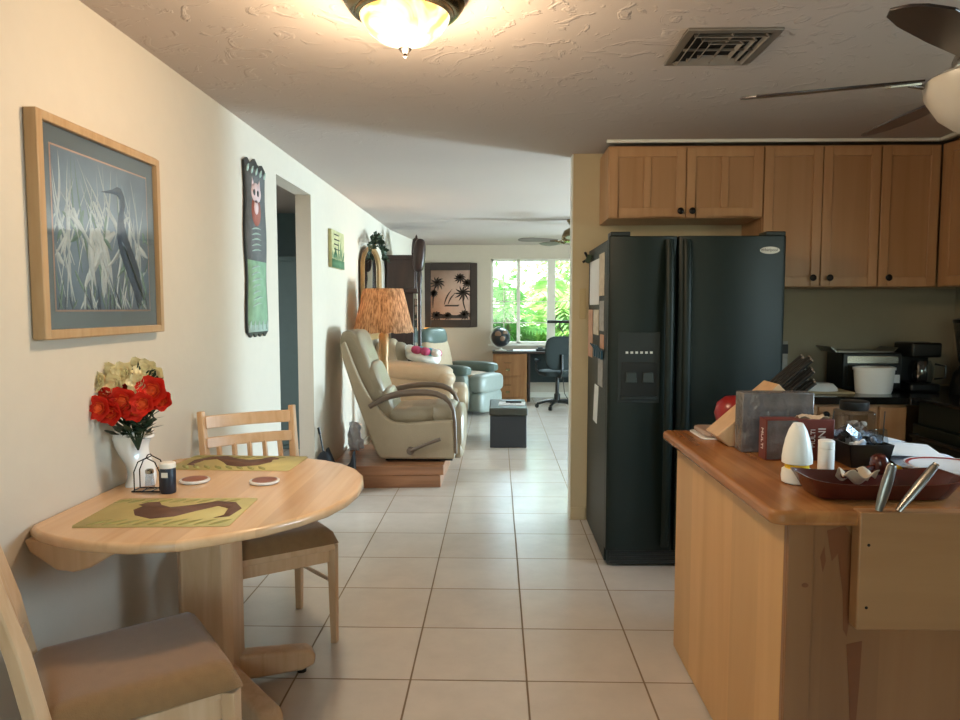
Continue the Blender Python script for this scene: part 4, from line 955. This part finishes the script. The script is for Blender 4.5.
# notes on the fridge side
FXS = .5985
def note(y0, y1, z0, z1, m, lab, name='paper_note', skew=0, cat='note', g='papers stuck on the refrigerator side'):
    q = MB(); q.prism([(y0+skew, z0), (y1+skew, z0), (y1, z1), (y0, z1)], 'x', FXS-.003, FXS-.0005); return tag(q.build(name, m), lab, cat, g)
note(4.20, 4.60, 1.45, 1.72, 'paper', 'large white sheet highest toward the back of the refrigerator side')
note(4.00, 4.19, 1.50, 1.74, 'creampaper', 'cream printed sheet highest near the refrigerator front edge')
note(4.00, 4.16, 1.30, 1.47, 'greypaper', 'grey photo sheet below cream sheet on refrigerator side')
note(4.20, 4.42, 1.27, 1.42, 'creampaper', 'small cream card in middle of refrigerator side')
note(4.46, 4.66, 1.12, 1.42, 'orangepaper', 'tall orange printed strip at the back edge of refrigerator side')
note(3.99, 4.13, 1.20, 1.28, 'orangepaper', 'small orange card just above the row of blue clips')
note(4.02, 4.20, .98, 1.14, 'greypaper', 'grey sheet hanging right under the blue clips')
note(4.17, 4.33, .74, .97, 'paper', 'white slip hanging lowest on refrigerator side', skew=.06)
for k in range(4):
    t = thing('magnetic_clip', (FXS-.0035, 4.02+.09*k, 1.16), 0, 'blue magnetic clip in the row on the refrigerator side', 'clip', 'row of blue clips on the refrigerator side')
    MB().prism([(-.012, -.02), (.012, -.02), (.015, .03), (-.015, .03)], 'x', -.012, 0).build('jaw', 'blueclip', t)
    MB().obox((-.02, 0, .04), (.006, .02, .05), (0, R(-35), 0)).build('lever', 'blueclip', t)
t = thing('chip_clip', (FXS-.0005, 4.55, 1.74), 0, 'dark green and black clamp sticking out at the top of refrigerator side', 'clip')
MB().obox((-.02, 0, .0), (.03, .05, .05), (0, R(20), 0)).build('jaw', 'darkleaf', t, bevel=.004)
MB().tube([(-.02, 0, 0), (-.045, -.02, .04)], .008, 8).tube([(-.02, 0, 0), (-.055, .01, -.02)], .008, 8).build('lever', 'black', t)

# ------------------------------------------------------------------ upper cabinets
def shaker(q, qp, x0, x1, z0, z1, y, st=.055, mull=False):
    """stiles/rails in q, recessed panel in qp; faces -y at y"""
    q.box(x0, x0+st, y-.02, y, z0, z1); q.box(x1-st, x1, y-.02, y, z0, z1); q.box(x0+st, x1-st, y-.02, y, z0, z0+st); q.box(x0+st, x1-st, y-.02, y, z1-st, z1)
    if mull: c = (x0+x1)/2; q.box(c-.022, c+.022, y-.02, y, z0+st, z1-st)
    qp.box(x0+st-.004, x1-st+.004, y-.009, y-.003, z0+st-.004, z1-st+.004)
def upper(name, x0, x1, z0, z1, doors, lab, knobs, mull=False, yb=KY-.001, yf=4.392):
    t = thing(name, (x0, yb, 0), 0, lab, 'cabinet', 'maple wall cabinets on the kitchen back wall')
    MB().box(0, x1-x0, yf-yb, -.001, z0, z1).build('carcass', 'cab', t, bevel=.002)
    for (a, c), kx in zip(doors, knobs):
        q, qp = MB(), MB(); shaker(q, qp, a-x0, c-x0, z0+.006, z1-.012, yf-yb-.001, mull=mull)
        d = q.build('door', 'cab', t, bevel=.003); qp.build('panel', 'cabin', d)
        k = MB(); k.lathe([(.007, 0), (.007, .013), (.018, .019), (.020, .028), (.010, .034)], n=16); k = k.build('knob', 'knob', d); k.rotation_euler = (R(90), 0, 0); k.location = (kx-x0, yf-yb-.020, z0+(.04 if mull else .055))
upper('wall_cabinet', .672, 1.598, 1.972, 2.404, [(.675, 1.134), (1.140, 1.595)], 'short two-door maple wall cabinet above the refrigerator', (1.10, 1.17), True)
upper('wall_cabinet', 1.600, 2.294, 1.557, 2.404, [(1.604, 1.949), (1.955, 2.291)], 'tall two-door maple wall cabinet just right of refrigerator', (1.90, 2.00))
upper('wall_cabinet', 2.296, 2.655, 1.557, 2.404, [(2.300, 2.640)], 'single-door tall maple wall cabinet next to the kitchen corner', (2.35,))
t = thing('wall_cabinet', (2.66, 3.7, 0), 0, 'maple wall cabinet on the right kitchen wall at frame edge', 'cabinet', 'maple wall cabinets on the kitchen back wall')
MB().box(0, RX-2.66-.001, -.72, .686, 1.557, 2.404).build('carcass', 'cab', t, bevel=.002)
for a, c in ((-.715, -.16), (-.15, .62)):
    q = MB(); st = .055; z0, z1 = 1.563, 2.392
    q.box(-.02, -.001, a, a+st, z0, z1); q.box(-.02, -.001, c-st, c, z0, z1); q.box(-.02, -.001, a+st, c-st, z0, z0+st); q.box(-.02, -.001, a+st, c-st, z1-st, z1)
    d = q.build('door', 'cab', t, bevel=.003); MB().box(-.009, -.002, a+st-.004, c-st+.004, z0+st-.004, z1-st+.004).build('panel', 'cabin', d)
# base run
t = thing('base_cabinet', (1.58, 4.14, 0), 0, 'maple base cabinet with drawer and doors under the black counter', 'cabinet')
MB().box(.0, .78, .001, .60, .10, .875).box(.0, .78, .06, .60, 0, .10).build('carcass', 'cab', t, bevel=.002)
for a, c in ((.02, .27), (.28, .61)):
    q, qp = MB(), MB(); shaker(q, qp, a, c, .12, .86, 0, .05); d = q.build('door', 'cab', t, bevel=.003); qp.build('panel', 'cabin', d)
    k = MB(); k.lathe([(.007, 0), (.007, .013), (.018, .019), (.020, .028), (.010, .034)], n=16); k = k.build('knob', 'knob', d); k.rotation_euler = (R(90), 0, 0); k.location = (a+.03, -.02, .82)
MB().box(.63, .78, -.018, .0, .12, .86).build('filler_strip', 'cab', t, bevel=.003)
t = thing('countertop', (1.56, 4.10, .877), 0, 'glossy black kitchen countertop running into the corner', 'countertop')
MB().box(0, RX-1.56-.001, 0, KY-4.10-.007, 0, .043).box(.79, RX-1.56-.001, -.03, 0, 0, .043).build('slab', 'blacktop', t, bevel=.006)
t = thing('kitchen_range', (2.37, 3.68, 0), 0, 'black kitchen range on the right wall, cut by frame edge', 'stove')
MB().box(.02, RX-2.37-.002, -.38, .38, .02, .905).build('body', 'fridge', t, bevel=.004)
MB().box(0, RX-2.37-.002, -.385, .385, .906, .925).build('cooktop', 'blacktop', t, bevel=.003)
d = MB().box(-.012, .019, -.375, .375, .20, .78).build('oven_door', 'fridge', t, bevel=.006)
MB().box(-.016, -.0125, -.26, .26, .33, .64).build('oven_window', 'ovenglass', d)
MB().tube([(-.012, -.32, .72), (-.05, -.32, .72), (-.05, .32, .72), (-.012, .32, .72)], .011, 8).build('oven_handle', 'black', d)
MB().box(RX-2.37-.08, RX-2.37-.003, -.38, .38, .926, 1.10).build('back_panel', 'fridge', t, bevel=.006)
t = thing('base_cabinet', (2.38, 3.28, 0), 0, 'maple base cabinet on right wall nearer than the range', 'cabinet')
MB().box(.0, RX-2.38-.012, -1.5, -.005, .1, .875).box(.06, RX-2.38-.012, -1.5, -.005, 0, .1).build('carcass', 'cab', t, bevel=.002)
for k in range(3): MB().box(-.02, -.001, -1.48+.5*k, -1.02+.5*k, .12, .86).build('door', 'cab', t, bevel=.004)
tag(MB().box(2.35, RX-.002, 1.79, 3.285, .877, .92).build('side_countertop', 'blacktop', None, bevel=.005), 'black counter under the right kitchen window', 'countertop')
# things on the back counter
CT = .9205
t = thing('toaster_oven', (2.31, 4.50, CT), 0, 'black toaster oven with shiny chrome top panel on back counter', 'toaster oven')
MB().box(-.18, .18, -.08, .14, .01, .235).build('body', 'black', t, bevel=.01)
MB().box(-.155, .155, -.086, -.081, .17, .215).build('chrome_panel', 'chrome', t, bevel=.002)
MB().box(-.15, .08, -.086, -.081, .03, .16).build('door_glass', 'ovenglass', t, bevel=.002)
MB().box(.11, .165, -.09, -.081, .05, .10).build('control_plate', 'paper', t)
t = thing('baking_tray', (2.28, 4.52, CT+.236), R(3), 'grey baking tray lying on top of the toaster oven', 'tray')
MB().prism([(-.19, 0), (.17, 0), (.20, .03), (.195, .03), (.165, .006), (-.185, .006), (-.22, .035), (-.225, .03)], 'y', -.08, .11).build('body', 'steel', t)
t = thing('white_storage_tub', (2.26, 4.30, CT), 0, 'white oval food tub in front of the toaster oven', 'container')
MB().lathe([(.10, 0), (.108, .02), (.118, .135), (.118, .14)], n=32, sy=.62).build('tub', 'white', t)
MB().lathe([(.124, .141), (.124, .155), (.11, .160)], n=32, sy=.64).build('lid', 'white', t)
t = thing('covered_dish', (1.955, 4.33, CT+.0), 0, 'low white covered dish on a flat board, left of tub', 'dish')
MB().box(-.14, .17, -.09, .10, 0, .012).build('board', 'tan', t, bevel=.004)
MB().lathe([(.105, .013), (.10, .03), (.075, .055), (.05, .06)], n=28, sy=.7).build('dish', 'white', t)
t = thing('coffee_maker', (2.60, 4.44, CT), 0, 'black coffee maker on the counter in kitchen corner', 'coffee maker')
MB().box(-.09, .09, -.09, .12, 0, .05).box(-.09, .09, .04, .12, .05, .22).box(-.09, .09, -.09, .12, .21, .30).build('body', 'black', t, bevel=.012)
MB().lathe([(.055, .052), (.068, .09), (.068, .15), (.05, .19)], (0, -.03, 0), 20).build('carafe', 'jar', t)
MB().tube([(.06, -.07, .17), (.10, -.11, .16), (.10, -.11, .09), (.06, -.07, .08)], .007, 8).build('carafe_handle', 'black', t)
t = thing('blender', (2.80, 4.27, CT), 0, 'blender with clear jar and black lid at the right frame edge', 'blender')
MB().lathe([(.095, 0), (.098, .02), (.08, .12), (.055, .16), (.05, .17)], n=24).build('base', 'black', t)
MB().lathe([(.045, .171), (.06, .2), (.09, .42), (.088, .42), (.056, .2), (.04, .175)], n=24, close=False).build('jar', 'jar', t)
MB().lathe([(.093, .421), (.095, .44), (.06, .452), (.03, .455)], n=24).build('lid', 'black', t)
MB().lathe([(.018, .17), (.022, .20), (.010, .24)], n=12).build('blade_hub', 'black', t)
t = thing('tall_carton', (1.80, 4.60, CT), 0, 'tall narrow printed carton standing right beside the refrigerator', 'box')
MB().box(-.045, .045, -.05, .05, 0, .30).build('carton', 'greypaper', t, bevel=.002)
MB().box(-.046, .046, -.0515, -.0502, .22, .28).build('carton_band', 'ink', t)
t = thing('small_jar', (1.98, 4.62, CT), 0, 'small spice jar against the wall behind the covered dish', 'jar')
MB().lathe([(.03, 0), (.03, .10), (.025, .11)], n=16).build('body', 'creampaper', t)
MB().lathe([(.027, .111), (.027, .13)], n=16).build('lid', 'black', t)

# ------------------------------------------------------------------ island
IX0, IX1, IY0, IY1 = .69, 1.52, 1.765, 2.97
t = thing('kitchen_island', (IX0, IY0, 0), 0, 'wooden kitchen island with butcher block top at right foreground', 'island')
b = MB(); r = .03
L_ = IX1-IX0; D_ = IY1-IY0
def rr_(x0, x1, y0, y1, r, n=5):
    out = []
    for cx, cy, a in ((x1-r, y1-r, 0), (x0+r, y1-r, 90), (x0+r, y0+r, 180), (x1-r, y0+r, 270)):
        out += [(cx+r*math.cos(R(a+90*i/n)), cy+r*math.sin(R(a+90*i/n))) for i in range(n+1)]
    return out
b.prism(rr_(0, L_, 0, D_, .035), 'z', .882, .92); b.build('butcher_block_top', 'butcher', t, bevel=.012, seg=3)
MB().box(.055, .075, .06, D_-.05, .012, .881).build('side_panel', 'islandside', t, bevel=.002)
e = MB().box(.0552, L_-.05, .04, .0599, 0, .881).build('end_panel', 'islandend', t, bevel=.002)
MB().box(L_-.07, L_-.05, .061, D_-.05, 0, .881).build('side_panel', 'islandside', t)
MB().box(.076, L_-.071, D_-.07, D_-.05, 0, .881).build('back_panel', 'islandside', t)
MB().box(.0553, .12, .030, .0399, 0, .881).build('corner_stile', 'islandend', e, bevel=.002)
q = MB()
for pts in ([(.155, .86), (.20, .875), (.235, .82), (.23, .70), (.215, .58), (.205, .60), (.20, .70), (.185, .80), (.17, .78)], [(.215, .56), (.255, .57), (.252, .45), (.245, .30), (.238, .25), (.232, .33), (.225, .45)], [(.14, .79), (.15, .82), (.155, .78), (.148, .75)]):
    q.flat(pts, (0, .0396, 0), XA, UP, .0006)
q.build('water_stain', 'stain', e)
q = MB()
for x, z in ((.10, .72), (.075, .35)): q.flat(ell(x, z, .009, .006, 12), (0, .0296, 0), XA, UP, .0006)
q.build('wood_knots', 'stain', e)
# knife rack board on the end
q = MB(); q.box(.212, L_+.02, -.012, .0295, .622, .923); kr = q.build('knife_rack_board', 'boardwood', t, bevel=.004)
q = MB()
for z in (.84, .68): q.flat(ell(.235, z, .004, .004, 10), (0, -.0123, 0), XA, UP, .0006)
q.build('screw_heads', 'knob', kr)
IZ = .9205
for i, (x0, x1, lab) in enumerate(((.952, .985, 'leftmost steel-handled knife leaning in the rack on island end'), (1.0, 1.09, 'right steel-handled knife tilted in the rack on island end'))):
    t = thing('kitchen_knife', (x0, 1.765, .9235), 0, lab, 'knife', 'steel-handled knives in the island rack')
    d = Vector((x1-x0, 0.006, .115)); q = MB()
    q.tube([(0, 0, 0), tuple(d*.3), tuple(d*.6), tuple(d*.95), tuple(d)], [.009, .0135, .0145, .0125, .010], 12, flat=.65); q.build('handle', 'steel', t)
    MB().tube([tuple(d*.99), tuple(d*1.03)], .0095, 12, flat=.65).build('butt_cap', 'chrome', t)
# things on the island
t = thing('knife_block', (.81, 2.61, IZ), 0, 'slanted light wood knife block full of black-handled knives on the island', 'knife block')
kb = [(0, .038), (.044, 0), (.235, 0), (.305, .145), (.220, .232)]
MB().prism(kb, 'y', 0, .145).build('block', 'beech', t, bevel=.003)
dx = Vector((.22, 0, .194)).normalized(); nx = Vector((dx.z, 0, -dx.x))
for r_ in range(3):
    for c in range(4):
        L = .145-.022*r_+.012*(c % 2); base = Vector((.220, 0, .232)) + nx*(.018+.036*r_) + Vector((0, .022+.034*c, 0)) + dx*.001
        kn = thing('block_knife', (.81+base.x, 2.61+base.y, IZ+base.z), 0, 'black-handled knife standing in the wooden knife block', 'knife', 'black-handled knives in the knife block')
        q = MB(); q.tube([(0, 0, 0), tuple(dx*L*.5), tuple(dx*L)], [.010, .011, .012], 10, flat=.7); q.build('handle', 'black', kn, bevel=0)
        q = MB(); q.tube([tuple(dx*L), tuple(dx*(L+.006))], .0095, 10); q.build('butt_cap', 'chrome', kn)
t = tag(MB().box(0, .25, 0, .075, 0, .212).build('napkin_holder', 'silverfilm', None, bevel=.004), 'tall silver-grey crinkly packet standing in front of the knife block', 'box'); t.location = (.862, 2.50, IZ)
t = thing('food_carton', (.898, 2.37, IZ), 0, 'maroon printed food carton behind the white bottle on the island', 'box')
MB().box(0, .225, 0, .065, 0, .138).build('carton', 'boxred', t, bevel=.002)
MB().box(.004, .105, -.0012, -.0002, .004, .134).build('picture_panel', 'silverfilm', t)
text('carton_text', 'MINI', .035, 'white', t, (.185, -.0012, .075), (R(90), R(-90), 0)); text('carton_text', 'MULTI', .022, 'white', t, (.155, -.0012, .075), (R(90), R(-90), 0))
text('carton_end_text', 'MULTI', .026, 'white', t, (-.0012, .032, .07), (R(90), R(90), R(-90)))
MB().sheet(lambda u, v: (.11+.10*u, .005+.05*v, .142+.008*math.sin(u*9+v*5)), 10, 6, .002).build('torn_flap', 'tissue', t)
t = thing('spray_bottle', (.874, 2.065, IZ), 0, 'white cone-shaped dispenser with yellow band on the island', 'dispenser')
MB().lathe([(.034, 0), (.041, .004), (.043, .02), (.041, .040), (.036, .044)], n=36).build('base', 'white', t)
MB().lathe([(.033, .044), (.033, .057)], n=36).build('band', 'yellow', t)
q = MB(); n = 36; vs = []; pr = [(.036, .057), (.042, .060), (.042, .075), (.039, .10), (.033, .13), (.025, .155), (.017, .170), (.013, .176)]
for i, (rd, z) in enumerate(pr):
    for j in range(n):
        a = 2*math.pi*j/n; zz = z - (.008*max(0, math.cos(a*1+1.57))**4 if i >= 6 else 0); vs.append((rd*math.cos(a), rd*math.sin(a), zz))
q._add(vs, [(i*n+j, i*n+(j+1) % n, (i+1)*n+(j+1) % n, (i+1)*n+j) for i in range(len(pr)-1) for j in range(n)] + [tuple(range(n))[::-1], tuple((len(pr)-1)*n+j for j in range(n))]); q.build('cone_cap', 'white', t)
t = thing('salt_canister', (1.008, 2.175, IZ), 0, 'plain white cylindrical shaker to right of the cone dispenser', 'shaker')
MB().lathe([(.022, 0), (.0235, .003), (.0235, .080)], n=28).build('body', 'white', t)
MB().lathe([(.0235, .081), (.0235, .103), (.019, .107)], n=28).build('cap', 'white', t)
t = thing('black_basket', (1.185, 2.32, IZ+.001), 0, 'black plastic basket of small packets in middle of the island', 'basket')
q = MB(); x0, x1, y0, y1, h_ = -.058, .058, -.06, .08, .075
q.prism([(x0, y0), (x1, y0), (x1, y1), (x0, y1)], 'z', 0, .004)
for P_ in ((x0, x0+.004, y0, y1), (x1-.004, x1, y0, y1), (x0, x1, y0, y0+.004), (x0, x1, y1-.004, y1)):
    cx = (P_[0]+P_[1])/2; cy = (P_[2]+P_[3])/2; ox_ = .012*(1 if cx > .03 else -1 if cx < -.03 else 0); oy_ = .012*(1 if cy > .03 else -1 if cy < -.03 else 0)
    gx = .012 if ox_ == 0 else 0; gy = .012 if oy_ == 0 else 0
    q._add([(P_[0], P_[2], .004), (P_[1], P_[2], .004), (P_[1], P_[3], .004), (P_[0], P_[3], .004), (P_[0]+ox_-gx, P_[2]+oy_-gy, h_), (P_[1]+ox_+gx, P_[2]+oy_-gy, h_), (P_[1]+ox_+gx, P_[3]+oy_+gy, h_), (P_[0]+ox_-gx, P_[3]+oy_+gy, h_)],
           [(0,3,2,1),(4,5,6,7),(0,1,5,4),(1,2,6,5),(2,3,7,6),(3,0,4,7)])
q.build('tray', 'black', t)
q = MB(); q.tube([(.07, .0, .06), (.085, .02, .17)], .002, 6); q.tube([(-.07, .08, .08), (-.045, .09, .16)], .002, 6); q.build('wire_handle', 'cord', t)
t = thing('plastic_bag', (1.185, 2.32, IZ+.03), 0, 'clear crumpled bag of wrapped sweets in the black basket', 'bag')
q = MB(); rnd = random.Random(8)
for k in range(9): q.obox((rnd.uniform(-.045, .045), rnd.uniform(-.04, .05), .03+rnd.uniform(0, .05)), (.045, .03, .05), (rnd.uniform(-1, 1), rnd.uniform(-1, 1), rnd.uniform(-1, 1)))
q.build('wrappers', 'jar', t)
q = MB()
for k in range(14): q.puff((rnd.uniform(-.045, .045), rnd.uniform(-.04, .05), .015+rnd.uniform(0, .045)), (.028, .018, .014), .8, (rnd.uniform(-1, 1), rnd.uniform(-1, 1), rnd.uniform(-1, 1)), 8, 6)
q.build('sweets', ['clothblue'], t)
t = thing('snack_jar', (1.275, 2.55, IZ+.001), 0, 'clear square jar with black screw lid behind the basket', 'jar')
MB().prism(rr_(-.055, .055, -.055, .055, .015), 'z', 0, .145).build('body', 'jar', t, bevel=.01)
MB().lathe([(.046, .146), (.048, .15), (.048, .175), (.044, .178)], n=28).build('lid', 'black', t)
q = MB()
for k in range(26): q.puff((rnd.uniform(-.03, .03), rnd.uniform(-.03, .03), .02+rnd.uniform(0, .08)), (.03, .022, .016), .8, (rnd.uniform(-1, 1), 0, rnd.uniform(-1, 1)), 8, 6)
q.build('snacks', 'tissue', t)
t = thing('ceramic_tray', (1.03, 1.935, IZ), R(1), 'dark red glazed oblong tray on the near edge of island', 'tray')
q = MB(); n = 40; vs = []
def se(a, rx, ry, e=.35): return (rx*math.copysign(abs(math.cos(a))**e, math.cos(a)), ry*math.copysign(abs(math.sin(a))**e, math.sin(a)))
for rx, ry, z in ((.16, .055, 0), (.175, .065, .003), (.198, .085, .033), (.208, .093, .047), (.203, .089, .047), (.192, .08, .033), (.168, .06, .010), (.05, .02, .009)):
    for j in range(n): x, y = se(2*math.pi*j/n, rx, ry); vs.append((x, y, z + (.012*abs(x/.2)**3 if z > .03 else 0)))
q._add(vs, [(i*n+j, i*n+(j+1) % n, (i+1)*n+(j+1) % n, (i+1)*n+j) for i in range(7) for j in range(n)] + [tuple(range(n))[::-1], tuple(7*n+j for j in range(n))])
q.build('dish', 'brownred', t)
t = tag(MB().sheet(lambda u, v: (.95+.09*u, 1.93+.06*v, IZ+.048+.012*math.sin(u*8+v*3)+.010*math.cos(v*9)), 14, 10, .003).build('crumpled_tissue', 'tissue'), 'crumpled beige tissue lying in the dark red tray', 'tissue')
t = thing('wooden_spoon', (1.045, 1.98, IZ+.045), 0, 'short reddish wooden scoop resting in the dark red tray', 'scoop')
MB().puff((.03, .02, .025), (.045, .05, .06), .8).build('bowl', 'brownred', t); MB().tube([(-.09, -.02, .0), (.02, .015, .02)], .008, 8).build('handle', 'brownred', t)
t = thing('paper_plate', (1.36, 2.13, IZ+.022), 0, 'white plate with red rim line right of the tray', 'plate')
MB().lathe([(.07, 0), (.085, .003), (.125, .016), (.125, .018), (.084, .006), (.001, .004)], n=40, close=False).build('dish', 'ceramicwhite', t)
MB().lathe([(.118, .0165), (.120, .0175), (.112, .0150)], n=40, close=False).build('rim_line', 'red', t)
rnd = random.Random(31)
t = tag(MB().sheet(lambda u, v: (1.265+.23*u+.02*math.sin(v*5), 2.02+.90*v, IZ+.003+.010*abs(math.sin(u*7+v*11))+.006*abs(math.sin(v*23+u*4))), 26, 60, .002).build('tablecloth', 'clothblue'), 'rumpled white cloth covering the right side of island', 'cloth')
for i, (x, y, a, lab) in enumerate(((1.36, 2.70, 12, 'loose white sheet of paper at far end of the rumpled cloth'), (1.38, 2.42, -18, 'loose white sheet of paper in middle of rumpled cloth'))):
    o = MB().sheet(lambda u, v: (-.1+.2*u, -.13+.26*v, .004*math.sin(u*3)), 4, 4, .001).build('paper_sheet', 'paper'); o.location = (x, y, IZ+.024+.004*i); o.rotation_euler = (0, 0, R(a)); tag(o, lab, 'paper', 'papers on the island cloth')
t = tag(MB().puff((0, 0, .012), (.07, .04, .022), .6).build('yellow_sponge', 'yellow'), 'small yellow sponge next to the black basket', 'sponge'); t.location = (1.215, 2.20, IZ+.002)
t = thing('serving_platter', (.905, 2.845, IZ), R(0), 'pale pink oblong platter on far left corner of the island', 'platter')
q = MB(); q.prism(rr_(-.11, .12, -.105, .105, .03), 'z', 0, .006); q.build('base', 'ceramicwhite', t, bevel=.002)
q = MB(); q.prism(rr_(-.095, .11, -.095, .095, .03), 'z', .007, .028); q.build('top_slab', 'pinkgrey', t, bevel=.008, seg=3)
t = thing('red_canister', (.955, 2.855, IZ+.0285), 0, 'round red container half hidden behind the knife block', 'container')
MB().lathe([(.04, 0), (.07, .02), (.08, .06), (.07, .10), (.04, .125), (.01, .13)], n=28).build('body', 'red', t)

# ------------------------------------------------------------------ lights
def area(name, loc, rot, sx, sy, e, col):
    l = bpy.data.lights.new(name, 'AREA'); l.shape = 'RECTANGLE'; l.size = sx; l.size_y = sy; l.energy = e; l.color = col
    o = bpy.data.objects.new(name, l); COL.objects.link(o); o.location = loc; o.rotation_euler = rot; return o
def point(name, loc, e, col, r=.05):
    l = bpy.data.lights.new(name, 'POINT'); l.energy = e; l.color = col; l.shadow_soft_size = r
    o = bpy.data.objects.new(name, l); COL.objects.link(o); o.location = loc; return o
def aim(o, tgt):
    d = Vector(tgt)-o.location; o.rotation_euler = d.to_track_quat('-Z', 'Y').to_euler()
point('kitchen_bulb', (-.30, 2.37, 2.19), 30, (1, .76, .5), .09)
point('floor_lamp_bulb', (-1.085, 6.78, 1.42), 15, (1, .66, .42), .04)
# daylight through the living room glass door
o = area('glass_door_daylight', (5.4, 7.95, .45), (0, 0, 0), .8, .9, 420, (.66, .78, 1.0)); aim(o, (-.2, 6.0, 3.4))
# daylight through the kitchen side window
o = area('kitchen_window_daylight', (3.35, 1.9, 1.6), (0, R(90), 0), .95, 1.9, 34, (.66, .78, 1.0)); o.data.spread = R(100); aim(o, (1.2, 2.0, .9)) 
# daylight through far window
o = area('far_window_daylight', (.9, 11.85, 2.6), (0, 0, 0), 1.8, .7, 170, (.82, .9, 1.0)); aim(o, (.2, 8, .2))
o = area('glass_door_sky', (3.62, 7.6, 1.1), (0, R(90), 0), 2.0, 2.4, 95, (.80, .87, 1.0))
o = area('side_room_fill', (-2.9, 4.2, 2.3), (0, 0, 0), .8, .8, 45, (.85, .95, 1.0))  # added lamp to brighten the side room; no such source is seen
# added fill light behind the camera, outside the added back window
o = area('rear_fill', (-.15, BY-.35, 1.5), (R(90), 0, 0), 1.6, 1.3, 14, (.85, .95, 1.0)); o.rotation_euler = (R(90), 0, 0)
s = bpy.data.lights.new('sun', 'SUN'); s.energy = 12; s.angle = R(1); s.color = (1, .95, .86)
o = bpy.data.objects.new('sun', s); COL.objects.link(o); o.rotation_euler = (R(38), R(-14), 0)
w = bpy.data.worlds.new('sky'); S.world = w; w.use_nodes = True
n = w.node_tree.nodes; l = w.node_tree.links; bg = n['Background']
sk = n.new('ShaderNodeTexSky'); sk.sky_type = 'NISHITA'; sk.sun_disc = False; sk.sun_elevation = R(52); sk.sun_rotation = R(160)
l.new(sk.outputs[0], bg.inputs[0]); bg.inputs[1].default_value = .6

# ------------------------------------------------------------------ camera
cam = bpy.data.cameras.new('camera'); cam.lens = 711/960*36; cam.sensor_width = 36; cam.clip_end = 100
co = bpy.data.objects.new('camera', cam); COL.objects.link(co); co.location = (0, 0, 1.427); co.rotation_euler = (R(90-4.14), 0, R(1.37)); S.camera = co
S.view_settings.view_transform = 'Standard'; S.view_settings.look = 'None'; S.view_settings.gamma = 1; S.view_settings.exposure = .62
